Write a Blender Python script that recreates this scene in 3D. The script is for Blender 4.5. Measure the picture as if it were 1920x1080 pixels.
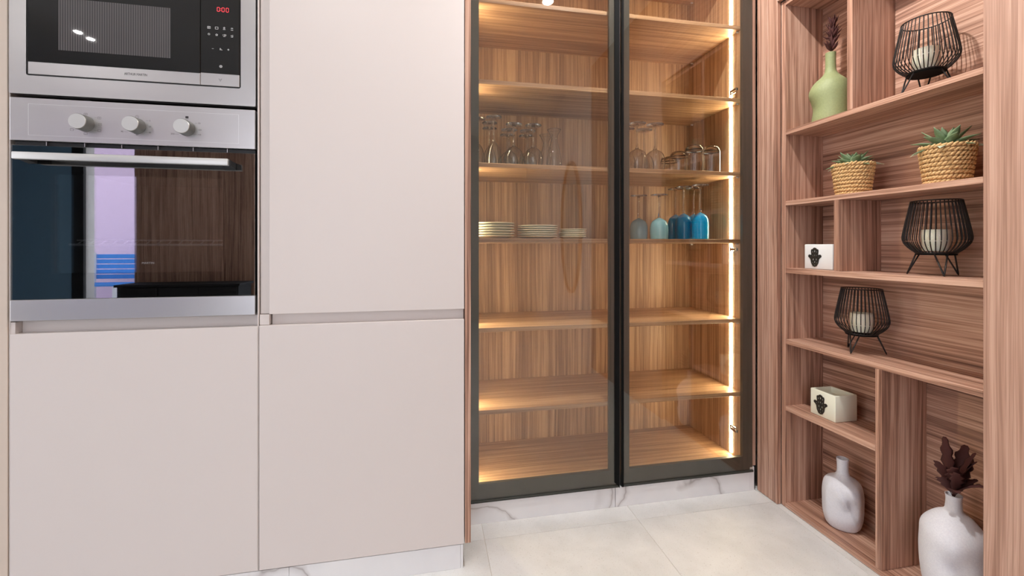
import bpy, bmesh, math, random
from mathutils import Vector, Matrix, Euler

# ------------------------------------------------------------------ scene, camera, world, light
for o in list(bpy.data.objects):
    bpy.data.objects.remove(o, do_unlink=True)
SC = bpy.context.scene
COL = SC.collection
R = math.radians
random.seed(7)

FPX = 815.0                       # focal length in pixels of a 1920 px wide frame
cam_d = bpy.data.cameras.new('camera')
cam_d.sensor_width = 36.0
cam_d.lens = FPX * 36.0 / 1920.0
cam_d.shift_y = -(540 - 461.5) / 1920.0
cam_d.clip_start = 0.02
cam = bpy.data.objects.new('camera', cam_d)
COL.objects.link(cam)
cam.location = (0, 0, 1.026)
cam.rotation_euler = (R(90), 0, -math.atan(160 / FPX))
SC.camera = cam

SC.view_settings.view_transform = 'Standard'
SC.view_settings.look = 'None'
SC.view_settings.gamma = 1.0
SC.view_settings.use_curve_mapping = False
SC.view_settings.exposure = -0.07
SC.cycles.caustics_reflective = False
SC.cycles.caustics_refractive = False
SC.cycles.max_bounces = 12
SC.cycles.diffuse_bounces = 5
SC.cycles.glossy_bounces = 6
SC.cycles.transmission_bounces = 12
SC.cycles.transparent_max_bounces = 24
SC.cycles.sample_clamp_indirect = 4.0

WORLD_STRENGTH = 3.6              # daylight coming in through the openings, one added behind the viewer for fill
DOWNLIGHT_W = 22.0                # one ceiling downlight
LED_STRENGTH = 84.0               # cabinet light strips

w = bpy.data.worlds.new('sky'); SC.world = w
w.use_nodes = True
nt = w.node_tree
bg = nt.nodes['Background']
grad = nt.nodes.new('ShaderNodeTexGradient'); grad.gradient_type = 'LINEAR'
tc = nt.nodes.new('ShaderNodeTexCoord'); mp = nt.nodes.new('ShaderNodeMapping')
mp.inputs['Rotation'].default_value = (0, R(90), 0)
cr = nt.nodes.new('ShaderNodeValToRGB')
cr.color_ramp.elements[0].color = (0.92, 0.93, 1.0, 1)
cr.color_ramp.elements[1].color = (0.62, 0.76, 1.0, 1)
nt.links.new(tc.outputs['Generated'], mp.inputs['Vector'])
nt.links.new(mp.outputs['Vector'], grad.inputs['Vector'])
nt.links.new(grad.outputs['Fac'], cr.inputs['Fac'])
nt.links.new(cr.outputs['Color'], bg.inputs['Color'])
bg.inputs['Strength'].default_value = WORLD_STRENGTH

# ------------------------------------------------------------------ materials
def lin(c):
    c = c / 255.0
    return c / 12.92 if c <= 0.04045 else ((c + 0.055) / 1.055) ** 2.4
def rgb(r, g, b):
    return (lin(r), lin(g), lin(b), 1.0)

def mat(name, col=(0.8, 0.8, 0.8, 1), rough=0.5, metal=0.0, **kw):
    m = bpy.data.materials.new(name); m.use_nodes = True
    p = m.node_tree.nodes['Principled BSDF']
    p.inputs['Base Color'].default_value = col
    p.inputs['Roughness'].default_value = rough
    p.inputs['Metallic'].default_value = metal
    for k, v in kw.items():
        p.inputs[k.replace('_', ' ')].default_value = v
    return m

def nodes(m):
    return m.node_tree.nodes, m.node_tree.links, m.node_tree.nodes['Principled BSDF']

def ramp(n, stops):
    cr = n.new('ShaderNodeValToRGB')
    e = cr.color_ramp.elements
    e[0].position, e[0].color = stops[0]
    e[1].position, e[1].color = stops[-1]
    for pos, c in stops[1:-1]:
        x = e.new(pos); x.color = c
    return cr

def coords(n, l, scale, loc=(0, 0, 0)):
    tc = n.new('ShaderNodeTexCoord'); mp = n.new('ShaderNodeMapping')
    mp.inputs['Scale'].default_value = scale
    mp.inputs['Location'].default_value = loc
    l.new(tc.outputs['Object'], mp.inputs['Vector'])
    return mp.outputs['Vector']

def noise(n, l, vec, scale, detail=2.0, rough=0.5, dist=0.0):
    x = n.new('ShaderNodeTexNoise')
    x.inputs['Scale'].default_value = scale
    x.inputs['Detail'].default_value = detail
    x.inputs['Roughness'].default_value = rough
    x.inputs['Distortion'].default_value = dist
    l.new(vec, x.inputs['Vector'])
    return x.outputs['Fac']

def math_node(n, l, op, a, b):
    x = n.new('ShaderNodeMath'); x.operation = op
    for i, v in enumerate((a, b)):
        if isinstance(v, (int, float)):
            x.inputs[i].default_value = v
        else:
            l.new(v, x.inputs[i])
    return x.outputs[0]

def wood(name, axis, dark, mid, light, rough=0.45, seed=0.0, along=0.012):
    """straight-grained walnut veneer with its grain along one axis"""
    m = mat(name, mid, rough)
    n, l, p = nodes(m)
    sc = [1.0, 1.0, 1.0]; sc['XYZ'.index(axis)] = along
    v = coords(n, l, sc, (seed, seed * 1.7, seed * 0.6))
    sw = [1.0, 1.0, 1.0]; sw['XYZ'.index(axis)] = 0.45
    wn = n.new('ShaderNodeTexNoise'); wn.inputs['Scale'].default_value = 1.8; wn.inputs['Detail'].default_value = 2.0
    l.new(coords(n, l, sw, (seed + 4.0, seed, seed)), wn.inputs['Vector'])
    ws = n.new('ShaderNodeVectorMath'); ws.operation = 'MULTIPLY_ADD'     # gentle wandering of the grain
    ws.inputs[1].default_value = [0.0 if a == axis else 0.035 for a in 'XYZ']
    l.new(wn.outputs['Color'], ws.inputs[0]); l.new(v, ws.inputs[2])
    v = ws.outputs[0]
    broad = noise(n, l, v, 15.0, 3.0, 0.55, 0.4)
    band = noise(n, l, v, 88.0, 3.0, 0.6, 0.25)
    fine = noise(n, l, v, 330.0, 2.0, 0.6, 0.0)
    s = math_node(n, l, 'MULTIPLY', broad, 0.30)
    s = math_node(n, l, 'ADD', s, math_node(n, l, 'MULTIPLY', band, 0.45))
    s = math_node(n, l, 'ADD', s, math_node(n, l, 'MULTIPLY', fine, 0.25))
    cr = ramp(n, [(0.35, dark), (0.44, tuple((a + b) / 2 for a, b in zip(dark, mid))), (0.50, mid), (0.57, light), (0.66, mid)])
    l.new(s, cr.inputs['Fac'])
    pore = noise(n, l, coords(n, l, [c * (0.5 if c < 1 else 1) for c in sc], (seed + 2.0, seed, seed + 1.0)), 240.0, 2.0, 0.65)
    cp = ramp(n, [(0.30, (0.66, 0.60, 0.56, 1)), (0.45, (1, 1, 1, 1))])
    l.new(pore, cp.inputs['Fac'])
    mx = n.new('ShaderNodeMixRGB'); mx.blend_type = 'MULTIPLY'; mx.inputs['Fac'].default_value = 0.8
    l.new(cr.outputs['Color'], mx.inputs['Color1']); l.new(cp.outputs['Color'], mx.inputs['Color2'])
    l.new(mx.outputs['Color'], p.inputs['Base Color'])
    b = n.new('ShaderNodeBump'); b.inputs['Strength'].default_value = 0.06; b.inputs['Distance'].default_value = 0.002
    l.new(fine, b.inputs['Height']); l.new(b.outputs['Normal'], p.inputs['Normal'])
    return m

WD, WM, WL = rgb(100, 64, 50), rgb(180, 137, 115), rgb(210, 172, 150)
M = {}
for ax in 'XYZ':
    M['walnut_' + ax] = wood('walnut_' + ax, ax, WD, WM, WL, 0.45, 0.0)
OD, OM, OL = rgb(132, 98, 72), rgb(180, 142, 108), rgb(208, 172, 134)  # same walnut veneer, with the warm strip light mixed into its colour
for ax in 'XZ':
    M['oak_' + ax] = wood('oak_' + ax, ax, OD, OM, OL, 0.42, 3.1)
M['walnut_edge'] = wood('walnut_edge', 'Z', rgb(148, 110, 92), rgb(182, 144, 125), rgb(199, 163, 144), 0.5, 5.0)  # paler veneer for edges, also used for the stile painted as lit
M['walnut_edge_Y'] = wood('walnut_edge_Y', 'Y', rgb(148, 110, 92), rgb(182, 144, 125), rgb(199, 163, 144), 0.5, 5.0)

M['lacquer'] = mat('lacquer', rgb(218, 209, 205), 0.42)
M['lacquer_side'] = mat('lacquer_side', rgb(212, 196, 182), 0.5)
M['carcass'] = mat('carcass', rgb(205, 192, 184), 0.55)
M['wall_paint'] = mat('wall_paint', rgb(232, 228, 222), 0.8)
M['ceiling_paint'] = mat('ceiling_paint', rgb(240, 238, 234), 0.85)
M['blue_paint'] = mat('blue_paint', rgb(128, 164, 190), 0.7)
M['black_gap'] = mat('black_gap', rgb(24, 22, 20), 0.6)
M['matt_black'] = mat('matt_black', rgb(12, 12, 12), 0.85, 0.0, Specular_IOR_Level=0.15)
M['lilac_paint'] = mat('lilac_paint', rgb(232, 204, 228), 0.6)
M['dark_fabric'] = mat('dark_fabric', rgb(26, 24, 24), 0.8)
M['blue_fabric'] = mat('blue_fabric', rgb(70, 140, 215), 0.7)

def steel(name, col, rough):
    m = mat(name, col, rough, 1.0)
    n, l, p = nodes(m)
    v = coords(n, l, (2.0, 1.0, 900.0))
    f = noise(n, l, v, 1.0, 2.0)
    r = n.new('ShaderNodeMapRange')
    r.inputs['To Min'].default_value = rough - 0.05; r.inputs['To Max'].default_value = rough + 0.08
    l.new(f, r.inputs['Value']); l.new(r.outputs['Result'], p.inputs['Roughness'])
    b = n.new('ShaderNodeBump'); b.inputs['Strength'].default_value = 0.05; b.inputs['Distance'].default_value = 0.001
    l.new(f, b.inputs['Height']); l.new(b.outputs['Normal'], p.inputs['Normal'])
    return m
M['steel'] = steel('brushed_steel', rgb(200, 197, 197), 0.30)
M['steel_knob'] = steel('satin_steel', rgb(204, 203, 200), 0.42)
M['knob_side'] = mat('knob_side', rgb(138, 138, 134), 0.4, 1.0)
M['chrome'] = mat('chrome', rgb(225, 225, 225), 0.12, 1.0)
M['black_glass'] = mat('black_glass', rgb(10, 9, 10), 0.03, 0.0, IOR=1.55)
M['black_plastic'] = mat('black_plastic', rgb(18, 18, 19), 0.4)
M['dark_alu'] = mat('dark_anodised_aluminium', rgb(48, 50, 45), 0.45, 0.0)
M['print_white'] = mat('print_white', rgb(226, 226, 226), 0.6)
M['print_dark'] = mat('print_dark', rgb(60, 56, 56), 0.6)
M['print_grey'] = mat('print_grey', rgb(118, 112, 112), 0.6)
M['rack'] = mat('rack_wire_metal', rgb(235, 235, 235), 0.45, 0.3)
M['enamel'] = mat('grey_enamel', rgb(96, 92, 90), 0.5)
M['ceramic'] = mat('cream_china', rgb(232, 230, 214), 0.25)
M['black_wire'] = mat('black_wire', rgb(30, 23, 21), 0.45, 0.3)
M['wax'] = mat('wax', rgb(240, 234, 216), 0.55, 0.0, Subsurface_Weight=0.15)
M['wick'] = mat('wick', rgb(60, 50, 42), 0.8)
M['white_wax'] = mat('white_wax', rgb(232, 233, 232), 0.5)
M['cream_wax'] = mat('cream_wax', rgb(232, 232, 212), 0.5)
M['pewter'] = mat('dark_pewter', rgb(62, 60, 56), 0.45, 0.7)
M['soil'] = mat('soil', rgb(70, 58, 44), 0.95)
M['burgundy'] = mat('burgundy', rgb(74, 34, 30), 0.8)
M['trim_white'] = mat('trim_white', rgb(240, 240, 238), 0.4)
M['hinge_metal'] = mat('hinge_metal', rgb(120, 116, 106), 0.3, 1.0)

def speckled(name, c1, c2, scale, rough, bump=0.2, detail=4.0):
    m = mat(name, c1, rough)
    n, l, p = nodes(m)
    v = coords(n, l, (1, 1, 1))
    f = noise(n, l, v, scale, detail, 0.6)
    cr = ramp(n, [(0.3, c1), (0.7, c2)])
    l.new(f, cr.inputs['Fac']); l.new(cr.outputs['Color'], p.inputs['Base Color'])
    b = n.new('ShaderNodeBump'); b.inputs['Strength'].default_value = bump; b.inputs['Distance'].default_value = 0.002
    l.new(f, b.inputs['Height']); l.new(b.outputs['Normal'], p.inputs['Normal'])
    return m
M['white_ceramic'] = speckled('white_bisque', rgb(226, 226, 230), rgb(214, 214, 220), 260, 0.75, 0.25)
M['green_ceramic'] = speckled('sage_ceramic', rgb(150, 158, 112), rgb(140, 148, 103), 160, 0.6, 0.1)
M['rope'] = speckled('seagrass_rope', rgb(228, 192, 138), rgb(196, 154, 100), 190, 0.85, 0.4)
M['leaf'] = speckled('succulent_leaf', rgb(96, 122, 84), rgb(142, 162, 126), 45, 0.55, 0.05)
M['leaf_pale'] = speckled('succulent_leaf_pale', rgb(176, 190, 164), rgb(204, 210, 188), 45, 0.55, 0.05)
M['terrace'] = speckled('terrace_paving', rgb(200, 196, 190), rgb(184, 180, 174), 12, 0.8, 0.1)

def stone_floor():
    m = mat('limestone_tile', rgb(214, 206, 192), 0.5)
    n, l, p = nodes(m)
    v = coords(n, l, (1, 1, 1))
    cloud = noise(n, l, v, 5.0, 5.0, 0.6, 0.4)
    cr = ramp(n, [(0.30, rgb(208, 208, 205)), (0.5, rgb(220, 220, 218)), (0.72, rgb(230, 230, 228))])
    l.new(cloud, cr.inputs['Fac'])
    speck = noise(n, l, v, 190.0, 3.0, 0.7)
    cr2 = ramp(n, [(0.30, (0.62, 0.58, 0.52, 1)), (0.40, (1, 1, 1, 1))])
    l.new(speck, cr2.inputs['Fac'])
    mx = n.new('ShaderNodeMixRGB'); mx.blend_type = 'MULTIPLY'; mx.inputs['Fac'].default_value = 0.75
    l.new(cr.outputs['Color'], mx.inputs['Color1']); l.new(cr2.outputs['Color'], mx.inputs['Color2'])
    l.new(mx.outputs['Color'], p.inputs['Base Color'])
    return m
M['floor'] = stone_floor()
M['grout'] = mat('grout', rgb(200, 193, 181), 0.9)

def marble():
    m = mat('white_marble_tile', rgb(232, 230, 230), 0.18)
    n, l, p = nodes(m)
    v = coords(n, l, (1, 1, 1))
    warp = n.new('ShaderNodeTexNoise'); warp.inputs['Scale'].default_value = 3.2; warp.inputs['Detail'].default_value = 4.0
    l.new(v, warp.inputs['Vector'])
    mx = n.new('ShaderNodeMixRGB'); mx.blend_type = 'ADD'; mx.inputs['Fac'].default_value = 0.35
    l.new(v, mx.inputs['Color1']); l.new(warp.outputs['Color'], mx.inputs['Color2'])
    f = noise(n, l, mx.outputs['Color'], 2.1, 2.0, 0.5, 0.6)
    d = math_node(n, l, 'ABSOLUTE', math_node(n, l, 'SUBTRACT', f, 0.5), 0.0)
    cr = ramp(n, [(0.0, rgb(178, 172, 170)), (0.006, rgb(214, 211, 210)), (0.03, rgb(234, 233, 233))])
    l.new(d, cr.inputs['Fac'])
    cloud = noise(n, l, v, 6.0, 3.0)
    cr2 = ramp(n, [(0.3, (0.92, 0.92, 0.94, 1)), (0.7, (1, 1, 1, 1))])
    l.new(cloud, cr2.inputs['Fac'])
    m2 = n.new('ShaderNodeMixRGB'); m2.blend_type = 'MULTIPLY'; m2.inputs['Fac'].default_value = 1.0
    l.new(cr.outputs['Color'], m2.inputs['Color1']); l.new(cr2.outputs['Color'], m2.inputs['Color2'])
    l.new(m2.outputs['Color'], p.inputs['Base Color'])
    return m
M['marble'] = marble()

def pane(name, tint, ior=1.5):
    """architectural glass: tinted see-through with a Fresnel reflection"""
    m = bpy.data.materials.new(name); m.use_nodes = True
    n, l = m.node_tree.nodes, m.node_tree.links
    n.remove(n['Principled BSDF'])
    t = n.new('ShaderNodeBsdfTransparent'); t.inputs['Color'].default_value = (*tint, 1)
    g = n.new('ShaderNodeBsdfGlossy'); g.inputs['Roughness'].default_value = 0.0
    g.inputs['Color'].default_value = (1, 1, 1, 1)
    f0 = ((ior - 1) / (ior + 1)) ** 2
    lw = n.new('ShaderNodeLayerWeight'); lw.inputs['Blend'].default_value = 0.5
    p5 = math_node(n, l, 'POWER', lw.outputs['Facing'], 5.0)
    fac = math_node(n, l, 'ADD', math_node(n, l, 'MULTIPLY', p5, 1 - f0), f0)
    mx = n.new('ShaderNodeMixShader')
    l.new(fac, mx.inputs['Fac']); l.new(t.outputs[0], mx.inputs[1]); l.new(g.outputs[0], mx.inputs[2])
    l.new(mx.outputs[0], n['Material Output'].inputs['Surface'])
    return m
M['smoked_glass'] = pane('smoked_glass', (0.93, 0.915, 0.885), 1.62)
M['oven_glass'] = pane('oven_glass', (0.86, 0.87, 0.88), 2.25)
M['oven_inner_glass'] = pane('oven_inner_glass', (0.7, 0.7, 0.7), 2.7)

def glass(name, col, rough=0.0, trans=1.0, ior=1.5):
    return mat(name, col, rough, 0.0, Transmission_Weight=trans, IOR=ior)
M['clear_glass'] = glass('clear_glass', (0.985, 0.99, 0.975, 1), 0.015)
M['cup_glass'] = pane('cup_glass', (0.97, 0.97, 0.96), 1.35)
M['blue_bright'] = glass('bright_blue_glass', rgb(6, 172, 244), 0.05, 0.15)
M['blue_deep'] = glass('deep_blue_glass', rgb(12, 142, 204), 0.05, 0.2)
M['blue_pale'] = glass('pale_blue_glass', rgb(140, 205, 222), 0.08, 0.2)
M['blue_grey'] = glass('grey_blue_glass', rgb(124, 160, 178), 0.08, 0.25)

def emit(name, col, strength):
    m = mat(name, (0, 0, 0, 1), 0.5)
    p = m.node_tree.nodes['Principled BSDF']
    p.inputs['Emission Color'].default_value = (*col, 1); p.inputs['Emission Strength'].default_value = strength
    return m
M['led'] = emit('led_strip', (1.0, 0.83, 0.53), LED_STRENGTH)
M['lens'] = emit('downlight_lens', (1.0, 0.95, 0.88), 30.0)
M['red_led'] = emit('red_digits', (1.0, 0.05, 0.07), 2.2)

def mw_window():
    m = mat('striped_window_mesh', rgb(40, 40, 44), 0.02, 0.0, IOR=1.6)
    n, l, p = nodes(m)
    v = coords(n, l, (1, 1, 1))
    wv = n.new('ShaderNodeTexWave'); wv.inputs['Scale'].default_value = 55.0; wv.bands_direction = 'X'
    l.new(v, wv.inputs['Vector'])
    cr = ramp(n, [(0.2, rgb(58, 56, 58)), (0.8, rgb(92, 88, 88))])
    l.new(wv.outputs['Fac'], cr.inputs['Fac']); l.new(cr.outputs['Color'], p.inputs['Base Color'])
    return m
M['mw_window'] = mw_window()

# ------------------------------------------------------------------ builders
BASE = {}                                    # world position of each parent's origin

def new_bm():
    return bmesh.new()

def bm_box(bm, x0, x1, y0, y1, z0, z1, bevel=0.0, seg=1):
    r = bmesh.ops.create_cube(bm, size=1.0)
    vs = r['verts']
    bmesh.ops.scale(bm, vec=(abs(x1 - x0), abs(y1 - y0), abs(z1 - z0)), verts=vs)
    bmesh.ops.translate(bm, vec=((x0 + x1) / 2, (y0 + y1) / 2, (z0 + z1) / 2), verts=vs)
    if bevel > 0:
        es = list({e for v in vs for e in v.link_edges})
        bmesh.ops.bevel(bm, geom=es, offset=bevel, segments=seg, affect='EDGES', profile=0.5, clamp_overlap=True)
    return bm

def link(name, me, parent=None):
    o = bpy.data.objects.new(name, me)
    COL.objects.link(o)
    if parent is not None:
        o.parent = parent
        BASE[o.name] = BASE[parent.name]
    return o

def part(name, bm, material, parent=None, smooth=False, loc=None, label=None):
    """mesh given in world coordinates -> object; its origin is the thing's base"""
    base = BASE[parent.name] if parent is not None else Vector(loc or (0, 0, 0))
    bmesh.ops.recalc_face_normals(bm, faces=bm.faces)
    bmesh.ops.translate(bm, vec=-base, verts=bm.verts)
    me = bpy.data.meshes.new(name)
    bm.to_mesh(me); bm.free()
    for mm in (material if isinstance(material, (list, tuple)) else [material]):
        me.materials.append(mm)
    if smooth:
        for p in me.polygons:
            p.use_smooth = True
        if smooth != 'all':
            me.set_sharp_from_angle(angle=R(38))
    o = link(name, me, parent)
    if parent is None:
        o.location = base; BASE[o.name] = base.copy()
    if label:
        o['label'] = label
    return o

def box(name, x0, x1, y0, y1, z0, z1, material, parent=None, bevel=0.0008, seg=1, label=None):
    return part(name, bm_box(new_bm(), x0, x1, y0, y1, z0, z1, bevel, seg), material, parent, label=label,
                loc=None if parent is not None else ((x0 + x1) / 2, (y0 + y1) / 2, min(z0, z1)))

def thing(name, label, cat, loc, group=None):
    o = bpy.data.objects.new(name, None)
    o.empty_display_size = 0.05
    COL.objects.link(o)
    o.location = loc; BASE[o.name] = Vector(loc)
    return tag(o, label, cat, group)

def tag(o, label, cat, group=None):
    o['label'] = label; o['category'] = cat
    if group:
        o['group'] = group
    return o

def struct(o):
    o['kind'] = 'structure'
    return o

def copy_tree(o, parent=None, loc=None, rotz=None):
    c = o.copy(); COL.objects.link(c); c.parent = parent
    if loc is not None:
        c.location = loc; BASE[c.name] = Vector(loc)
    if rotz is not None:
        c.rotation_euler = (0, 0, rotz)
    for ch in o.children:
        copy_tree(ch, c)
    return c

def lathe(bm, prof, c=(0, 0, 0), seg=32, flip=None, rot=None):
    """revolve (r, z) pairs; flip = height to turn the profile upside down"""
    rings = []
    for r, z in prof:
        if flip is not None:
            z = flip - z
        if r < 1e-6:
            rings.append([bm.verts.new((c[0], c[1], c[2] + z))])
        else:
            rings.append([bm.verts.new((c[0] + r * math.cos(2 * math.pi * i / seg), c[1] + r * math.sin(2 * math.pi * i / seg), c[2] + z)) for i in range(seg)])
    for a, b in zip(rings, rings[1:]):
        for i in range(seg):
            j = (i + 1) % seg
            if len(a) == 1 and len(b) == 1:
                continue
            if len(a) == 1:
                bm.faces.new((a[0], b[i], b[j]))
            elif len(b) == 1:
                bm.faces.new((a[i], a[j], b[0]))
            else:
                bm.faces.new((a[i], a[j], b[j], b[i]))
    return bm

def tube(bm, pts, r, seg=8, closed=False):
    pts = [Vector(p) for p in pts]
    n = len(pts); rings = []
    up = Vector((0, 0, 1))
    for i, p in enumerate(pts):
        if closed:
            d = pts[(i + 1) % n] - pts[i - 1]
        else:
            d = pts[min(i + 1, n - 1)] - pts[max(i - 1, 0)]
        d.normalize()
        ref = up if abs(d.dot(up)) < 0.95 else Vector((1, 0, 0))
        a = d.cross(ref).normalized(); b = d.cross(a).normalized()
        rings.append([bm.verts.new(p + r * (math.cos(2 * math.pi * k / seg) * a + math.sin(2 * math.pi * k / seg) * b)) for k in range(seg)])
    m = n if closed else n - 1
    for i in range(m):
        A, B = rings[i], rings[(i + 1) % n]
        for k in range(seg):
            j = (k + 1) % seg
            bm.faces.new((A[k], A[j], B[j], B[k]))
    if not closed:
        bm.faces.new(rings[0]); bm.faces.new(rings[-1])
    return bm

def cyl_y(bm, x, z, y0, y1, r, seg=40, bevel=0.0, r1=None):
    """cylinder along Y"""
    r1 = r if r1 is None else r1
    ps = [(0, y0), (r - bevel, y0), (r, y0 + bevel), (r1, y1), (0, y1)]
    rings = []
    for rr, y in ps:
        rings.append([bm.verts.new((x, y, z))] if rr == 0 else
                     [bm.verts.new((x + rr * math.cos(2 * math.pi * i / seg), y, z + rr * math.sin(2 * math.pi * i / seg))) for i in range(seg)])
    for a, b in zip(rings, rings[1:]):
        for i in range(seg):
            j = (i + 1) % seg
            if len(a) == 1:
                bm.faces.new((a[0], b[i], b[j]))
            elif len(b) == 1:
                bm.faces.new((a[i], a[j], b[0]))
            else:
                bm.faces.new((a[i], a[j], b[j], b[i]))
    return bm

def seg2(bm, p, q, y, wd=0.0006, th=0.0002):
    """flat printed stroke from p to q, (x, z) pairs, on the plane Y = y facing -Y"""
    p, q = Vector((p[0], 0, p[1])), Vector((q[0], 0, q[1]))
    d = (q - p).normalized(); s = Vector((-d.z, 0, d.x)) * wd / 2
    vs = []
    for yy in (y - th, y):
        vs.append([bm.verts.new((v.x, yy, v.z)) for v in (p - s, q - s, q + s, p + s)])
    a, b = vs
    bm.faces.new(a); bm.faces.new(b[::-1])
    for i in range(4):
        j = (i + 1) % 4
        bm.faces.new((a[i], b[i], b[j], a[j]))
    return bm

def poly2(bm, pts, y, wd=0.0006, closed=True):
    n = len(pts)
    for i in range(n if closed else n - 1):
        seg2(bm, pts[i], pts[(i + 1) % n], y, wd)
    return bm

def text(name, body, x, z, y, size, material, parent, align='CENTER', sx=1.0):
    """printed lettering on the plane Y = y, read from -Y"""
    cu = bpy.data.curves.new(name, 'FONT')
    cu.body = body; cu.size = size; cu.align_x = align; cu.align_y = 'CENTER'; cu.extrude = 0.00012
    t = bpy.data.objects.new(name, cu); COL.objects.link(t)
    dg = bpy.context.evaluated_depsgraph_get(); dg.update()
    me = bpy.data.meshes.new_from_object(t.evaluated_get(dg))
    bpy.data.objects.remove(t, do_unlink=True); bpy.data.curves.remove(cu)
    me.transform(Matrix.Translation((x, y, z)) @ Matrix.Rotation(R(90), 4, 'X') @ Matrix.Diagonal((sx, 1, 1, 1)))
    me.transform(Matrix.Translation(-BASE[parent.name]))
    me.materials.clear(); me.materials.append(material)
    return link(name, me, parent)

def outline_slab(name, splines, th, material, parent, mtx):
    """filled 2D outline (first spline) with holes, extruded; mtx places it"""
    cu = bpy.data.curves.new(name, 'CURVE'); cu.dimensions = '2D'; cu.fill_mode = 'BOTH'; cu.extrude = th / 2
    for pts in splines:
        s = cu.splines.new('POLY'); s.points.add(len(pts) - 1)
        for i, (a, b) in enumerate(pts):
            s.points[i].co = (a, b, 0, 1)
        s.use_cyclic_u = True
    t = bpy.data.objects.new(name, cu); COL.objects.link(t)
    dg = bpy.context.evaluated_depsgraph_get(); dg.update()
    me = bpy.data.meshes.new_from_object(t.evaluated_get(dg))
    bpy.data.objects.remove(t, do_unlink=True); bpy.data.curves.remove(cu)
    me.transform(mtx)
    me.transform(Matrix.Translation(-BASE[parent.name]))
    me.materials.clear(); me.materials.append(material)
    return link(name, me, parent)

def blade(L, W, T, bend, wf, n=9, m=6, cup=0.0):
    """a closed leaf: starts along +X, curls up by 'bend' radians"""
    bm = new_bm(); rings = []
    x = z = 0.0
    for i in range(n + 1):
        t = i / n
        a = bend * t
        ww, tt = W * wf(t), T * (0.25 + 0.75 * wf(t))
        nx, nz = -math.sin(a), math.cos(a)
        ring = []
        for k in range(m):
            q = 2 * math.pi * k / m
            v = ww / 2 * math.cos(q); h = tt / 2 * math.sin(q) + cup * ww * (math.cos(q) ** 2)
            ring.append(bm.verts.new((x + nx * h, v, z + nz * h)))
        rings.append(ring)
        x += L / n * math.cos(a); z += L / n * math.sin(a)
    for A, B in zip(rings, rings[1:]):
        for k in range(m):
            j = (k + 1) % m
            bm.faces.new((A[k], A[j], B[j], B[k]))
    bm.faces.new(rings[0]); bm.faces.new(rings[-1])
    return bm

def mesh_from(bm, name, material, smooth=True):
    bmesh.ops.recalc_face_normals(bm, faces=bm.faces)
    me = bpy.data.meshes.new(name); bm.to_mesh(me); bm.free()
    me.materials.append(material)
    if smooth:
        for p in me.polygons:
            p.use_smooth = True
    return me

# ------------------------------------------------------------------ the setting
CEIL = 2.55
XL, XR, YF, YB = -5.0, 1.60, -2.80, 2.02

fl = struct(part('floor', bm_box(new_bm(), XL, XR + 0.1, YF, YB + 0.1, -0.05, -0.0015), M['grout']))
TS = 0.579
tile_me = mesh_from(bm_box(new_bm(), -TS / 2 + 0.0007, TS / 2 - 0.0007, -TS / 2 + 0.0007, TS / 2 - 0.0007, -0.010, 0.0, 0.0006, 1), 'floor_tile', M['floor'], False)
ix = 0
x = 0.199 - TS * 9
while x < XR:
    y = 1.51 - TS * 8
    while y < YB - 0.02:
        if x > XL - 0.5 and (x + TS) > XL:
            o = link('tile', tile_me, fl)
            o.location = Vector((x + TS / 2, y + TS / 2, 0)) - BASE[fl.name]
        y += TS
    x += TS

struct(box('ceiling', XL, XR + 0.1, YF, YB + 0.1, CEIL, CEIL + 0.08, M['ceiling_paint'], bevel=0))
struct(box('wall_back', XL, XR + 0.1, YB, YB + 0.1, 0, CEIL, M['wall_paint'], bevel=0))
bm = bm_box(new_bm(), XR, XR + 0.1, YF, YB, 0, CEIL)
bm_box(bm, 1.384, XR, YF, -0.30, 0, CEIL)
struct(part('wall_right', bm, M['wall_paint']))
struct(box('wall_left', XL - 0.1, XL, YF, -0.70, 0, CEIL, M['blue_paint'], bevel=0))
# kitchen side wall with a tall window opening (left of the picture), and the return to the far left wall
XK = -2.75
bm = new_bm()
for y0, y1, z0, z1 in ((-0.60, -0.45, 0, CEIL), (1.36, YB, 0, CEIL), (-0.45, 1.36, 0, 0.35), (-0.45, 1.36, 2.45, CEIL)):
    bm_box(bm, XK - 0.1, XK, y0, y1, z0, z1)
bm_box(bm, XL, XK - 0.1, -0.70, -0.60, 0, CEIL)
struct(part('wall_kitchen', bm, M['wall_paint']))
# wall behind the viewer: opening added for frontal fill -1.95..-0.25, balcony door opening -3.66..-3.20
bm = new_bm()
for x0, x1, z0, z1 in ((XL, -3.66, 0, CEIL), (-3.20, -1.95, 0, CEIL), (-0.25, XR, 0, CEIL), (-1.95, -0.25, 2.40, CEIL), (-3.66, -3.20, 2.25, CEIL)):
    bm_box(bm, x0, x1, YF - 0.12, YF, z0, z1)
struct(part('wall_front', bm, M['wall_paint']))
struct(box('trim_1', -3.18, -1.97, YF + 0.001, YF + 0.03, 0, CEIL - 0.002, M['walnut_Z']))
struct(box('trim_2', XL + 0.02, -3.78, YF + 0.001, YF + 0.012, 0, CEIL - 0.002, M['blue_paint']))
struct(box('trim_3', -3.77, -3.66, YF + 0.001, YF + 0.04, 0, CEIL - 0.002, M['black_gap']))
struct(box('trim_4', -1.69, 1.345, 1.42, YB - 0.002, 2.42, CEIL - 0.002, M['wall_paint'], bevel=0))
tg = box('terrace', XL - 4, XR + 6, YF - 8.0, YF - 0.125, -0.12, -0.02, M['terrace'], bevel=0); struct(tg)

struct(box('wall_outside', -9.5, -3.7, YF - 3.6, YF - 3.4, -0.02, 4.0, M['lilac_paint'], bevel=0))

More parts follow.
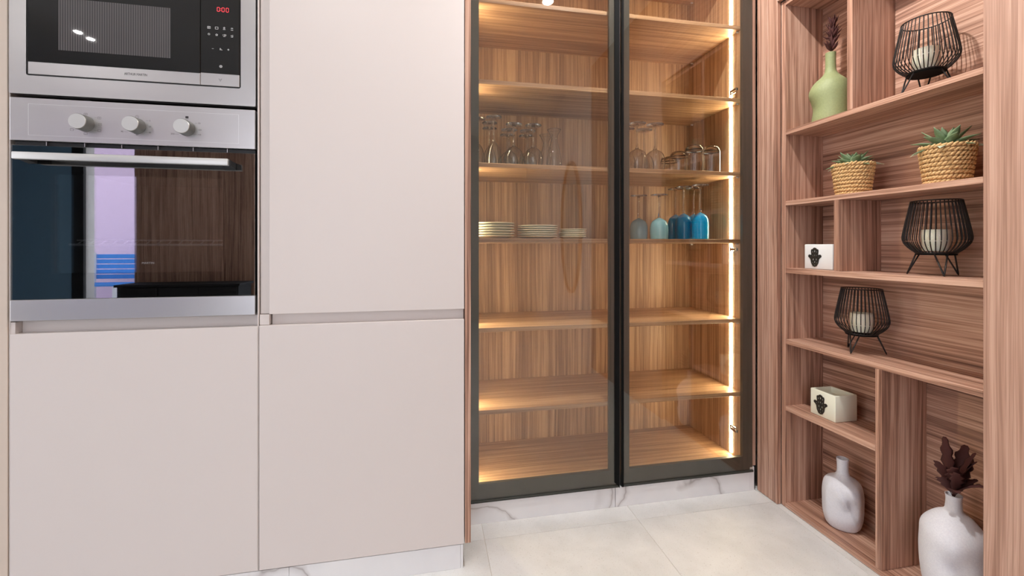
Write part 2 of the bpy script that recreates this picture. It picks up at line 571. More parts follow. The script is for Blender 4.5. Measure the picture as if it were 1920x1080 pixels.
# downlights in the ceiling
def downlight(x, y, label, power, k=1.0):
    t = thing('ceiling_downlight', label, 'downlight', (x, y, CEIL), 'ceiling downlights')
    part('trim_ring', lathe(new_bm(), [(k * r, z) for r, z in ((0.036, -0.001), (0.048, -0.001), (0.050, -0.004), (0.047, -0.007), (0.038, -0.006), (0.034, -0.002), (0.036, -0.001))], (x, y, CEIL), 32), M['trim_white'], t, True)
    part('lens', lathe(new_bm(), [(0, -0.0015), (0.034 * k, -0.0015), (0.034 * k, -0.003), (0, -0.003)], (x, y, CEIL), 32), M['lens'], t)
    ld = bpy.data.lights.new('downlight_lamp', 'AREA'); ld.shape = 'DISK'; ld.size = 0.064 * k
    ld.energy = power * 0.27; ld.color = (1.0, 0.985, 0.965)
    lo = bpy.data.objects.new('downlight_lamp', ld); COL.objects.link(lo)
    lo.parent = t; lo.location = (0, 0, -0.0045)
for x, y, lab, k in ((0.74, 0.58, 'round recessed ceiling downlight in front of the glass cabinet', 0.6),
                     (0.72, 1.12, 'round recessed ceiling downlight closest to the wall niche', 4.4),
                     (-0.50, 0.42, 'round recessed ceiling downlight in front of the oven', 1.15),
                     (0.30, -1.2, 'round recessed ceiling downlight beside the added rear opening', 1.0),
                     (-2.43, -0.855, 'nearer of the twin ceiling downlights at the far left', 0.4),
                     (-2.42, -0.960, 'farther of the twin ceiling downlights at the far left', 0.4)):
    downlight(x, y, lab, DOWNLIGHT_W * k, 0.6 if 'twin' in lab else 1.0)

# ------------------------------------------------------------------ kitchen tall units
Y0 = 1.388                                     # plane of the fronts
FT = 0.019                                     # front thickness
YC = Y0 + FT + 0.002                           # front edge of the carcasses

# neighbouring tall unit at the left edge of the picture
t = thing('tall_cabinet', 'beige tall cabinet cut off by the left edge of the picture', 'cabinet', (-1.39, YC, 0))
box('carcass', -1.689, -1.0915, YC, YB - 0.004, 0.076, 2.42, M['carcass'], t)
box('door', -1.687, -1.0905, Y0, Y0 + FT, 0.078, 2.42, M['lacquer_side'], t, 0.0012, 2)

# oven housing
t = thing('oven_cabinet', 'pale pink oven housing cabinet with a handleless lower door', 'cabinet', (-0.785, YC, 0))
for x0, x1 in ((-1.0895, -1.0865), (-0.4860, -0.4825)):
    box('side_panel', x0, x1, Y0 + 0.003, YB - 0.004, 0.076, 2.42, M['lacquer'], t)
box('base_panel', -1.0865, -0.4860, YC, YB - 0.004, 0.076, 0.094, M['carcass'], t)
box('oven_shelf', -1.0865, -0.4860, YC + 0.02, YB - 0.004, 0.800, 0.8235, M['carcass'], t)
box('microwave_shelf', -1.0865, -0.4860, YC + 0.03, YB - 0.004, 1.4235, 1.4300, M['carcass'], t)
box('back_panel', -1.0865, -0.4860, YB - 0.012, YB - 0.004, 0.094, 2.42, M['carcass'], t)
box('top_panel', -1.0865, -0.4860, YC, YB - 0.012, 2.40, 2.42, M['carcass'], t)
g = box('handle_channel', -1.0755, -0.4862, Y0 + 0.024, Y0 + 0.028, 0.770, 0.8230, M['lacquer'], t)
box('channel_end', -1.0865, -1.0760, Y0 + 0.004, Y0 + 0.040, 0.770, 0.8230, M['lacquer'], g, label='pale end cap of the handle channel')
box('channel_lip', -1.0755, -0.4862, Y0 + 0.006, Y0 + 0.024, 0.7780, 0.7860, M['lacquer'], g)
box('lower_door', -1.0850, -0.4845, Y0, Y0 + FT, 0.078, 0.7920, M['lacquer'], t, 0.0012, 2)
box('upper_door', -1.0850, -0.4845, Y0, Y0 + FT, 1.828, 2.42, M['lacquer'], t, 0.0012, 2)

# larder unit
t = thing('larder_cabinet', 'pale pink tall larder cabinet between the oven and the glass cabinet', 'cabinet', (-0.18, YC, 0))
box('carcass', -0.4815, 0.1190, YC + 0.016, YB - 0.004, 0.076, 2.42, M['carcass'], t)
box('lower_door', -0.4805, 0.1172, Y0, Y0 + FT, 0.078, 0.7935, M['lacquer'], t, 0.0012, 2)
box('upper_door', -0.4530, 0.1172, Y0, Y0 + FT, 0.8260, 2.42, M['lacquer'], t, 0.0012, 2)
g = box('handle_channel', -0.4515, 0.1170, Y0 + 0.020, Y0 + 0.0245, 0.775, 0.8400, M['lacquer'], t)
box('channel_lip', -0.4515, 0.1170, Y0 + 0.006, Y0 + 0.020, 0.7790, 0.7870, M['lacquer'], g)
box('side_channel', -0.4803, -0.4545, Y0 + 0.012, Y0 + 0.0245, 0.8262, 2.42, M['lacquer'], t)
box('channel_block', -0.4803, -0.4540, Y0 + 0.004, Y0 + 0.0245, 0.7945, 0.8250, M['lacquer'], t)

ep = tag(box('end_panel', 0.1200, 0.1385, Y0 + 0.001, YB - 0.004, 0.078, 2.42, M['walnut_Z']),
         'narrow walnut end panel between the larder and the glass cabinet', 'panel')

# marble plinths
pl = struct(box('baseboard_left', -1.69, 0.1145, Y0 + 0.012, Y0 + 0.03, 0, 0.0745, M['grout'], bevel=0))
for x0, x1 in ((-1.69, -1.0005), (-0.9995, -0.4005), (-0.3995, 0.1060), (0.1065, 0.1140)):
    box('tile', x0, x1, Y0 + 0.002, Y0 + 0.0125, 0, 0.0755, M['marble'], pl, 0.0006)
pb = struct(box('baseboard_back', 0.1400, 1.355, 1.612, 1.63, 0, 0.078, M['grout'], bevel=0))
for x0, x1, z1 in ((0.1400, 0.7265, 0.0785), (0.7285, 1.3310, 0.0785), (1.3315, 1.3520, 0.098)):
    box('tile', x0, x1, 1.598, 1.613, 0, z1, M['marble'], pb, 0.0006)

# ------------------------------------------------------------------ built-in oven
t = thing('built_in_oven', 'stainless steel built-in oven with black glass door and three knobs', 'oven', (-0.786, Y0, 0.826))
OX0, OX1 = -1.0825, -0.4895
box('body', OX0 + 0.012, OX1 - 0.012, 1.80, 1.93, 0.830, 1.415, M['black_plastic'], t)
panel = box('control_panel', OX0, OX1, Y0 - 0.004, Y0 + 0.02, 1.3075, 1.4215, M['steel'], t, 0.0012, 2)
bm = new_bm()
yp = Y0 - 0.0040
poly2(bm, [(-1.0410, 1.3220), (-1.0410, 1.4055), (-0.5330, 1.4055), (-0.5330, 1.3220)], yp, 0.0007)
part('frame_line', bm, M['print_white'], panel)
# knobs: skirt, barrel, disc
for kx in (-0.9105, -0.7885, -0.6655):
    kz = 1.3585
    k = part('knob', cyl_y(new_bm(), kx, kz, Y0 - 0.034, Y0 - 0.0042, 0.0205, 48, 0.0012, 0.0215), M['knob_side'], t, True)
    part('knob_face', cyl_y(new_bm(), kx, kz, Y0 - 0.0348, Y0 - 0.0336, 0.0198, 48, 0.0005), M['steel_knob'], k, True, label='brushed round face of the knob')
def mark(name, draw, material, wd=0.0007):
    bm = new_bm(); draw(bm); return part(name, bm, material, panel)
def sq(cx, cz, s, inner=None):
    def d(bm):
        poly2(bm, [(cx - s, cz - s * 0.8), (cx - s, cz + s * 0.8), (cx + s, cz + s * 0.8), (cx + s, cz - s * 0.8)], yp, 0.0006)
        if inner == 'bar': seg2(bm, (cx - s * 0.6, cz + s * 0.45), (cx + s * 0.6, cz + s * 0.45), yp)
        if inner == 'low': seg2(bm, (cx - s * 0.6, cz - s * 0.45), (cx + s * 0.6, cz - s * 0.45), yp)
        if inner == 'dot': poly2(bm, [(cx + s * 0.35 * math.cos(a), cz + s * 0.35 * math.sin(a)) for a in [i * math.pi / 4 for i in range(8)]], yp)
        if inner == 'fill': seg2(bm, (cx - s, cz), (cx + s, cz), yp, s * 1.6)
        if inner == 'f': seg2(bm, (cx, cz - s * 0.5), (cx, cz + s * 0.5), yp); seg2(bm, (cx - s * 0.3, cz), (cx + s * 0.3, cz), yp)
    return d
def dash(ax, az, bx, bz):
    return lambda bm: seg2(bm, (ax, az), (bx, bz), yp, 0.0005)
kx = -0.9105
for cx, cz, inner in ((kx, 1.3850, 'dot'), (kx + 0.032, 1.3765, 'f'), (kx + 0.034, 1.3590, 'dot'), (kx + 0.032, 1.3415, 'low'), (kx, 1.3320, 'low'), (kx - 0.032, 1.3415, 'bar')):
    mark('function_symbol', sq(cx, cz, 0.0036, inner), M['print_grey'])
for a in ((kx + 0.021, 1.3770, kx + 0.027, 1.3765), (kx - 0.028, 1.3415, kx - 0.020, 1.3425), (kx + 0.020, 1.3420, kx + 0.027, 1.3415)):
    mark('tick', dash(*a), M['print_grey'])
kx = -0.7885
mark('clock_symbol', lambda bm: (poly2(bm, [(kx + 0.004 * math.cos(i * math.pi / 6), 1.3850 + 0.004 * math.sin(i * math.pi / 6)) for i in range(12)], yp, 0.0006), seg2(bm, (kx, 1.3850), (kx, 1.3875), yp), seg2(bm, (kx, 1.3850), (kx + 0.0015, 1.3850), yp)), M['print_grey'])
for s_, dx, dz in (('5', 0.031, 1.3755), ('20', 0.031, 1.3590), ('40', 0.031, 1.3425), ('60', 0.0, 1.3350), ('90', -0.036, 1.3420)):
    text('dial_number', s_, kx + dx, dz, yp - 0.0001, 0.0062, M['print_grey'], panel)
for a in ((kx + 0.021, 1.3750, kx + 0.028, 1.3755), (kx + 0.020, 1.3425, kx + 0.027, 1.3425), (kx - 0.031, 1.3420, kx - 0.022, 1.3420)):
    mark('tick', dash(*a), M['print_grey'])
kx = -0.6655
mark('heat_symbol', sq(kx, 1.3905, 0.0036, 'fill'), M['print_dark'])
text('degree_sign', '\u00b0C', kx, 1.3815, yp - 0.0001, 0.0075, M['print_grey'], panel)
for s_, dx, dz in (('50', 0.031, 1.3750), ('100', 0.032, 1.3560), ('150', 0.031, 1.3425), ('250', -0.036, 1.3420)):
    text('dial_number', s_, kx + dx, dz, yp - 0.0001, 0.0062, M['print_grey'], panel)
for a in ((kx + 0.020, 1.3745, kx + 0.027, 1.3750), (kx + 0.012, 1.3425, kx + 0.026, 1.3425), (kx - 0.031, 1.3420, kx - 0.020, 1.3420)):
    mark('tick', dash(*a), M['print_grey'])
# vent gap between panel and door
vent = box('vent_slot', OX0 + 0.003, OX1 - 0.003, Y0 + 0.008, Y0 + 0.02, 1.2955, 1.3075, M['black_plastic'], t)
for i in range(6):
    bx = -1.005 + i * 0.088
    box('vent_rib', bx, bx + 0.0015, Y0 + 0.001, Y0 + 0.008, 1.2962, 1.3070, M['steel'], vent, 0)
# door: outer glass, printed border behind it, inner glass, steel foot
DX0, DX1 = -1.0805, -0.4905
door = box('door_glass', DX0, DX1, Y0 - 0.004, Y0 + 0.000, 0.8828, 1.2952, M['oven_glass'], t, 0.0008)
wx0, wx1, wz0, wz1 = -0.9945, -0.5757, 0.9515, 1.2228
bm = new_bm()
for a in ((DX0, wx0, 0.8828, 1.2952), (wx1, DX1, 0.8828, 1.2952), (wx0, wx1, 0.8828, wz0), (wx0, wx1, wz1, 1.2952)):
    bm_box(bm, a[0], a[1], Y0 + 0.0008, Y0 + 0.030, a[2], a[3])
part('door_border', bm, M['black_glass'], door, label='black printed border around the oven window')
box('inner_glass', wx0, wx1, Y0 + 0.012, Y0 + 0.015, wz0, wz1, M['oven_inner_glass'], door)
text('brand_print', 'MARTIN', -0.7705, 0.9782, Y0 + 0.0115, 0.0085, M['print_white'], door)
box('door_foot', DX0 - 0.001, DX1 + 0.001, Y0 - 0.004, Y0 + 0.028, 0.8265, 0.8822, M['steel'], t, 0.001, 2)
# handle: bevelled bar on two black brackets
bm = new_bm()
hz0, hz1, hx0, hx1 = 1.2500, 1.2690, -1.0420, -0.5420
hy = Y0 - 0.052
bm_box(bm, hx0, hx1, hy, hy + 0.012, hz0, hz1, 0.002, 2)
han = part('handle', bm, M['steel_knob'], t, True)
for bx0, bx1 in ((hx0 + 0.002, hx0 + 0.022), (hx1 - 0.022, hx1 + 0.002)):
    bm = new_bm()
    v = [bm.verts.new(p) for p in ((bx0, hy + 0.010, hz0 + 0.002), (bx1, hy + 0.010, hz0 + 0.002), (bx1, Y0 - 0.0045, hz0 - 0.004), (bx0, Y0 - 0.0045, hz0 - 0.004),
                                    (bx0, hy + 0.010, hz1 - 0.002), (bx1, hy + 0.010, hz1 - 0.002), (bx1, Y0 - 0.0045, hz1 - 0.004), (bx0, Y0 - 0.0045, hz1 - 0.004))]
    for f in ((0, 1, 2, 3), (4, 5, 6, 7), (0, 1, 5, 4), (1, 2, 6, 5), (2, 3, 7, 6), (3, 0, 4, 7)):
        bm.faces.new([v[i] for i in f])
    part('bracket', bm, M['black_plastic'], han)
# cavity and wire rack
bm = new_bm()
cx0, cx1, cy1, cz0, cz1 = -1.000, -0.572, 1.78, 0.925, 1.240
for a in ((cx0 - 0.01, cx1 + 0.01, Y0 + 0.031, cy1, cz0 - 0.01, cz0), (cx0 - 0.01, cx1 + 0.01, Y0 + 0.031, cy1, cz1, cz1 + 0.01), (cx0 - 0.01, cx0, Y0 + 0.031, cy1, cz0, cz1),
          (cx1, cx1 + 0.01, Y0 + 0.031, cy1, cz0, cz1), (cx0 - 0.01, cx1 + 0.01, cy1, cy1 + 0.01, cz0 - 0.01, cz1 + 0.01)):
    bm_box(bm, *a)
part('cavity', bm, M['enamel'], t)
rk = part('rack_frame', tube(new_bm(), [(cx0 + 0.012, Y0 + 0.055, 1.030), (cx1 - 0.012, Y0 + 0.055, 1.030), (cx1 - 0.012, 1.76, 1.030), (cx0 + 0.012, 1.76, 1.030)], 0.003, 8, True), M['rack'], t, True)
part('rack_rail', tube(new_bm(), [(cx0 + 0.012, 1.44 + 0.03, 1.043), (cx1 - 0.012, 1.44 + 0.03, 1.043)], 0.002, 8), M['rack'], rk, True)
for i in range(14):
    rx = cx0 + 0.03 + i * (cx1 - cx0 - 0.06) / 13
    part('rack_wire', tube(new_bm(), [(rx, Y0 + 0.055, 1.031), (rx, 1.47, 1.0445), (rx, 1.755, 1.0445)], 0.0014, 6), M['rack'], rk, True)

# ------------------------------------------------------------------ built-in microwave
t = thing('built_in_microwave', 'built-in microwave in a steel frame with red clock digits above the oven', 'microwave', (-0.786, Y0, 1.431))
MX0, MX1, MZ0, MZ1 = -1.0840, -0.4885, 1.4315, 1.8230
IX0, IX1, IZ0, IZ1 = -1.0462, -0.5272, 1.4812, 1.7750
bm = new_bm()
def rrect(x0, x1, z0, z1, r, n=6):
    pts = []
    for cx, cz, a0 in ((x1 - r, z1 - r, 0), (x0 + r, z1 - r, 90), (x0 + r, z0 + r, 180), (x1 - r, z0 + r, 270)):
        for i in range(n + 1):
            a = R(a0 + 90 * i / n); pts.append((cx + r * math.cos(a), cz + r * math.sin(a)))
    return pts
def frame_bm(outer, inner, y0, y1):
    bm = new_bm(); n = len(outer)
    def ring(pts, y): return [bm.verts.new((a, y, b)) for a, b in pts]
    of, ob, inf, inb = ring(outer, y0), ring(outer, y1), ring(inner, y0), ring(inner, y1)
    for i in range(n):
        j = (i + 1) % n
        for A, B in ((of, inf), (inf, inb), (inb, ob), (ob, of)):
            bm.faces.new((A[i], A[j], B[j], B[i]))
    return bm
part('trim_frame', frame_bm(rrect(MX0, MX1, MZ0, MZ1, 0.004), rrect(IX0, IX1, IZ0, IZ1, 0.006), Y0 - 0.004, Y0 + 0.018), M['steel'], t)
part('black_seal', frame_bm(rrect(IX0, IX1, IZ0, IZ1, 0.006), rrect(IX0 + 0.0042, IX1 - 0.0040, IZ0 + 0.0042, IZ1 - 0.004, 0.003), Y0 - 0.001, Y0 + 0.018), M['black_plastic'], t)
box('body', IX0 + 0.004, IX1 - 0.004, Y0 + 0.016, 1.80, IZ0 + 0.004, IZ1 - 0.004, M['black_plastic'], t)
ym = Y0 - 0.0040
GX0, GX1, GS = -1.0420, -0.5312, -0.6318
mdoor = box('door_glass', GX0, GS - 0.0006, ym, Y0 + 0.015, 1.5185, IZ1 - 0.0042, M['black_glass'], t, 0.0006)
box('window', -0.9730, -0.7061, ym - 0.0004, ym + 0.001, 1.5540, 1.6950, M['mw_window'], mdoor, 0)
strip = box('door_strip', GX0, GS - 0.0006, ym, Y0 + 0.015, 1.4855, 1.5183, M['steel'], t, 0.0006)
text('brand_print', 'ARTHUR MARTIN', -0.7915, 1.5020, ym - 0.0002, 0.0098, M['print_dark'], strip, sx=0.72)
ctl = box('control_glass', GS + 0.0006, GX1, ym, Y0 + 0.015, 1.5205, IZ1 - 0.0042, M['black_glass'], t, 0.0006)
but = box('open_button', GS + 0.0006, GX1, ym, Y0 + 0.015, 1.4855, 1.5203, M['steel'], t, 0.0006)
bm = new_bm()
seg2(bm, (-0.5845, 1.5065), (-0.5805, 1.4985), ym); seg2(bm, (-0.5765, 1.5065), (-0.5805, 1.4985), ym); seg2(bm, (-0.5828, 1.5040), (-0.5782, 1.5040), ym)
part('open_symbol', bm, M['print_dark'], but)
def seven(bm, x, z, w_, h_, on):
    s = 0.06 * w_
    P = {'a': ((x, z + h_), (x + w_, z + h_)), 'g': ((x, z + h_ / 2), (x + w_, z + h_ / 2)), 'd': ((x, z), (x + w_, z)),
         'f': ((x, z + h_ / 2), (x, z + h_)), 'b': ((x + w_, z + h_ / 2), (x + w_, z + h_)), 'e': ((x, z), (x, z + h_ / 2)), 'c': ((x + w_, z), (x + w_, z + h_ / 2))}
    for k in on:
        p, q = Vector(P[k][0]), Vector(P[k][1]); d = (q - p) * 0.10
        seg2(bm, p + d, q - d, ym - 0.0001, 0.0011)
for dx in (-0.5885, -0.5765, -0.5655):
    bm = new_bm(); seven(bm, dx, 1.6985, 0.0062, 0.0115, 'abcdef'); part('clock_digit', bm, M['red_led'], ctl)
bm = new_bm()
for dz in (1.7015, 1.7065): seg2(bm, (-0.5802, dz), (-0.5790, dz), ym - 0.0001, 0.0012)
part('clock_colon', bm, M['red_led'], ctl)
def icon(draw):
    bm = new_bm(); draw(bm); part('touch_symbol', bm, M['print_white'], ctl)
W1 = 0.0008
def rr(bm, cx, cz, a, b): poly2(bm, [(cx - a, cz - b), (cx - a, cz + b), (cx + a, cz + b), (cx + a, cz - b)], ym, W1)
def star(bm, cx, cz, r):
    poly2(bm, [(cx + (r if i % 2 == 0 else r * 0.45) * math.sin(i * math.pi / 5), cz + (r if i % 2 == 0 else r * 0.45) * math.cos(i * math.pi / 5)) for i in range(10)], ym, W1)
def circ(bm, cx, cz, r): poly2(bm, [(cx + r * math.cos(i * math.pi / 7), cz + r * math.sin(i * math.pi / 7)) for i in range(14)], ym, W1)
icon(lambda bm: (rr(bm, -0.6098, 1.6503, 0.0036, 0.0030), circ(bm, -0.6098, 1.6503, 0.0013)))
icon(lambda bm: rr(bm, -0.5899, 1.6503, 0.0036, 0.0030))
icon(lambda bm: (star(bm, -0.5704, 1.6525, 0.0026), seg2(bm, (-0.5734, 1.6480), (-0.5674, 1.6480), ym, 0.0012)))
icon(lambda bm: (poly2(bm, [(-0.5530, 1.6520), (-0.5516, 1.6540), (-0.5503, 1.6520), (-0.5490, 1.6540), (-0.5476, 1.6520)], ym, 0.0010, False), seg2(bm, (-0.5533, 1.6480), (-0.5473, 1.6480), ym, 0.0012)))
icon(lambda bm: circ(bm, -0.6098, 1.6312, 0.0024))
icon(lambda bm: star(bm, -0.5899, 1.6308, 0.0034))
for s_, cx in (('+30', -0.5704), ('+5', -0.5503)):
    text('touch_symbol', s_, cx, 1.6315, ym - 0.0001, 0.0066, M['print_white'], ctl)
    icon(lambda bm, cx=cx: seg2(bm, (cx - 0.0028, 1.6278), (cx + 0.0028, 1.6278), ym, 0.0010))
icon(lambda bm: seg2(bm, (-0.6023, 1.5905), (-0.5975, 1.5905), ym, W1))
icon(lambda bm: poly2(bm, [(-0.5812, 1.5880), (-0.5812, 1.5935), (-0.5780, 1.5907)], ym, W1))
icon(lambda bm: seg2(bm, (-0.5780, 1.5885), (-0.5755, 1.5885), ym, 0.0012))
icon(lambda bm: (seg2(bm, (-0.5622, 1.5908), (-0.5570, 1.5908), ym, W1), seg2(bm, (-0.5596, 1.5882), (-0.5596, 1.5934), ym, W1)))
icon(lambda bm: (circ(bm, -0.5792, 1.5412, 0.0034), circ(bm, -0.5792, 1.5412, 0.0016)))

# ------------------------------------------------------------------ glass-fronted display cabinet
t = thing('display_cabinet', 'walnut display cabinet with two black-framed glass doors and light strips', 'cabinet', (0.74, 1.60, 0.08))
CX0, CX1, CY0, CY1 = 0.160, 1.303, 1.616, 1.987
TOPZ = 2.42
rs = box('side_panel', CX1, CX1 + 0.018, CY0, YB - 0.004, 0.082, TOPZ, M['oak_Z'], t)
ls = box('side_panel', CX0 - 0.018, CX0, CY0, YB - 0.004, 0.082, TOPZ, M['oak_Z'], t)
box('back_panel', CX0, CX1, CY1, YB - 0.006, 0.082, TOPZ, M['oak_Z'], t)
box('top_panel', CX0, CX1, CY0, CY1, TOPZ - 0.018, TOPZ, M['oak_X'], t)
box('bottom_panel', CX0, CX1, CY0, CY1, 0.104, 0.122, M['oak_X'], t)
SHELF = [(0.3930, 0.4095), (0.7025, 0.7190), (1.0385, 1.0550), (1.3225, 1.3390), (1.6345, 1.6510), (1.9405, 1.9570), (2.2430, 2.2595)]
for z0, z1 in SHELF:
    box('shelf', CX0, CX1, CY0 + 0.003, CY1, z0, z1, M['oak_X'], t)
levels = [0.122] + [z for s_ in SHELF for z in s_] + [TOPZ - 0.018]
for i in range(0, len(levels), 2):
    z0, z1 = levels[i] + 0.002, levels[i + 1] - 0.002
    if i == 0: z0 += 0.004
    box('light_strip', CX1 - 0.0025, CX1 - 0.0005, 1.669, 1.684, z0, z1, M['led'], rs, 0, label='glowing warm light strip')
    box('light_strip', CX0 + 0.0005, CX0 + 0.0025, 1.669, 1.684, z0, z1, M['led'], ls, 0, label='glowing warm light strip')
for z0, z1 in SHELF:                       # small shelf pins on the right side
    for py in (1.632, 1.955):
        bm = new_bm(); tube(bm, [(CX1 - 0.010, py, z0 - 0.004), (CX1, py, z0 - 0.004)], 0.0035, 8); part('shelf_pin', bm, M['print_white'], rs)

DY = 1.594                                 # plane of the glass
def glass_door(x0, x1, sl, sr, label):
    z0, z1, rail = 0.0800, TOPZ, 0.066
    d = part('door', frame_bm([(x0, z0), (x1, z0), (x1, z1), (x0, z1)], [(x0 + sl, z0 + rail), (x1 - sr, z0 + rail), (x1 - sr, z1 - rail), (x0 + sl, z1 - rail)], DY + 0.0045, DY + 0.019), M['dark_alu'], t, label=label)
    box('glass_pane', x0 + 0.0015, x1 - 0.0015, DY, DY + 0.004, z0 + 0.010, z1 - 0.002, M['smoked_glass'], d, 0)
    box('bottom_edge', x0, x1, DY - 0.003, DY + 0.019, z0, z0 + 0.0085, M['dark_alu'], d)
    return d
dl = glass_door(0.1430, 0.7410, 0.046, 0.039, 'glass door with a black frame, left of the pair')
dr = glass_door(0.7520, 1.3435, 0.035, 0.0465, 'glass door with a black frame, right of the pair')
# bevelled grip profile on the meeting edge of the left door
bm = new_bm()
gz0, gz1 = 0.0835, TOPZ
v = [bm.verts.new(p) for p in ((0.7225, DY - 0.001, gz0 + 0.016), (0.7405, DY - 0.006, gz0), (0.7405, DY + 0.0035, gz0), (0.7225, DY + 0.0035, gz0 + 0.016),
                                (0.7225, DY - 0.001, gz1), (0.7405, DY - 0.006, gz1), (0.7405, DY + 0.0035, gz1), (0.7225, DY + 0.0035, gz1))]
for f in ((0, 1, 2, 3), (4, 5, 6, 7), (0, 1, 5, 4), (1, 2, 6, 5), (2, 3, 7, 6), (3, 0, 4, 7)):
    bm.faces.new([v[i] for i in f])
part('grip_profile', bm, M['matt_black'], dl, label='black grip strip on the door edge')
box('edge_line', 0.7405, 0.7416, DY - 0.0065, DY + 0.004, 0.0800, TOPZ, M['print_dark'], dl, 0, label='thin metal edge line')
box('edge_strip', 0.7520, 0.7600, DY - 0.004, DY - 0.0002, 0.0800, TOPZ, M['matt_black'], dr, 0.0005)
for hz in (0.243, 1.012, 1.690, 2.30):     # concealed hinges on the right door
    bm = new_bm()
    bm_box(bm, CX1 - 0.012, CX1 - 0.0030, 1.632, 1.672, hz - 0.010, hz + 0.010, 0.002, 2)
    bm_box(bm, CX1 - 0.022, CX1 - 0.011, 1.618, 1.655, hz - 0.006, hz + 0.006, 0.002, 2)
    h = part('hinge', bm, M['chrome'], dr)

# filler strip between cabinet and wall niche
tag(box('filler_strip', 1.3455, 1.3640, 1.604, 1.63, 0.100, TOPZ, M['walnut_edge']), 'narrow walnut filler strip right of the glass cabinet', 'panel')

# ------------------------------------------------------------------ wall niche shelving
NX0, NX1 = 1.383, 1.558
t = thing('wall_shelving', 'walnut wall niche with open shelves and vertical dividers', 'shelving', (1.47, 1.16, 0))
box('frame_board', 1.3650, 1.3828, 1.5385, 1.5960, 0.0015, CEIL - 0.004, M['walnut_Z'], t, 0.0008)
box('frame_board', 1.3650, 1.3828, 1.4905, 1.5375, 0.0015, CEIL - 0.004, M['walnut_Z'], t, 0.0008)
box('frame_board', 1.3650, 1.3828, 0.30, 0.8395, 0.0015, CEIL - 0.004, M['walnut_edge'], t, 0.0008)  # paler veneer puts the light falling on this stile into its colour
box('frame_board', 1.3650, 1.3828, -0.28, 0.299, 0.0015, CEIL - 0.004, M['walnut_Z'], t, 0.0008)
box('frame_board', 1.3650, 1.3828, 0.8400, 1.4900, 1.996, CEIL - 0.004, M['walnut_Y'], t, 0.0008)
box('side_panel', NX0, NX1, 1.4685, 1.4885, 0.0015, 1.992, M['walnut_Z'], t, 0.0006)
box('side_panel', NX0, NX1, 0.8300, 0.8500, 0.0015, 1.992, M['walnut_Z'], t, 0.0006)
box('back_panel', NX1, NX1 + 0.012, 0.8300, 1.4885, 0.0015, 1.992, M['walnut_Y'], t, 0.0)
box('top_panel', NX0, NX1, 0.8505, 1.4680, 1.972, 1.992, M['walnut_Y'], t, 0.0006)
box('bottom_panel', NX0, NX1, 0.8505, 1.4680, 0.0015, 0.0185, M['walnut_Y'], t, 0.0006)
NS = {'A': (1.4630, 1.4805), 'B': (1.1850, 1.2025), 'C': (0.9205, 0.9398), 'D': (0.6420, 0.6612)}
for k, (z0, z1) in NS.items():
    box('shelf', NX0 + 0.0004, NX1, 0.8505, 1.4680, z0, z1, M['walnut_Y'], t, 0.0006)
box('shelf', NX0 + 0.0004, NX1, 1.1212, 1.4680, 0.3815, 0.4000, M['walnut_Y'], t, 0.0006, label='short shelf left of the lower divider')
for y0, y1, z0, z1 in ((1.1950, 1.2140, 1.4808, 1.9718), (1.2415, 1.2625, 0.9401, 1.1847), (1.1008, 1.1206, 0.0188, 0.6417)):
    box('divider', NX0 + 0.0002, NX1, y0, y1, z0, z1, M['walnut_Z'], t, 0.0006)


# ------------------------------------------------------------------ glassware and plates in the cabinet
def bowl_profile(pts, th=0.0022):
    """outer bowl points bottom->rim, then the inside back down"""
    inner = [(max(r - th, 0.0), z + (th * 1.5 if r < 1e-6 else 0)) for r, z in pts]
    return pts + [(pts[-1][0] - th / 2, pts[-1][1] + 0.0006)] + inner[::-1]

def smooth_pts(pts, n=5):
    out = []
    for i in range(len(pts) - 1):
        p0, p1, p2, p3 = pts[max(i - 1, 0)], pts[i], pts[i + 1], pts[min(i + 2, len(pts) - 1)]
        for k in range(n):
            t_ = k / n
            f = lambda a, b, c, d: 0.5 * (2 * b + (c - a) * t_ + (2 * a - 5 * b + 4 * c - d) * t_ ** 2 + (3 * b - a - 3 * c + d) * t_ ** 3)
            out.append((max(f(p0[0], p1[0], p2[0], p3[0]), 0.0), f(p0[1], p1[1], p2[1], p3[1])))
    out.append(pts[-1])
    return out

def stemware(name, label, loc, h, foot_r, stem_top, bowl, bowl_mat, stem_mat, group):
    """a stemmed glass standing upside down on its rim: parts bowl, stem, foot"""
    t = thing(name, label, 'glass', loc, group)
    bp = bowl_profile(smooth_pts([(0, stem_top)] + bowl))
    part('bowl', lathe(new_bm(), bp, loc, 36, flip=h), bowl_mat, t, 'all')
    part('stem', lathe(new_bm(), [(0, 0.0075), (0.0052, 0.0075), (0.0040, 0.018), (0.0034, 0.035), (0.0034, stem_top - 0.02), (0.0048, stem_top - 0.006), (0.0075, stem_top - 0.0002), (0, stem_top - 0.0002)], loc, 16, flip=h), stem_mat, t, 'all')
    part('foot', lathe(new_bm(), [(0, 0), (foot_r, 0), (foot_r + 0.0008, 0.0018), (foot_r - 0.0008, 0.0036), (0.018, 0.0048), (0.0085, 0.0062), (0.0055, 0.0074), (0, 0.0074)], loc, 36, flip=h), stem_mat, t, 'all')
    return t

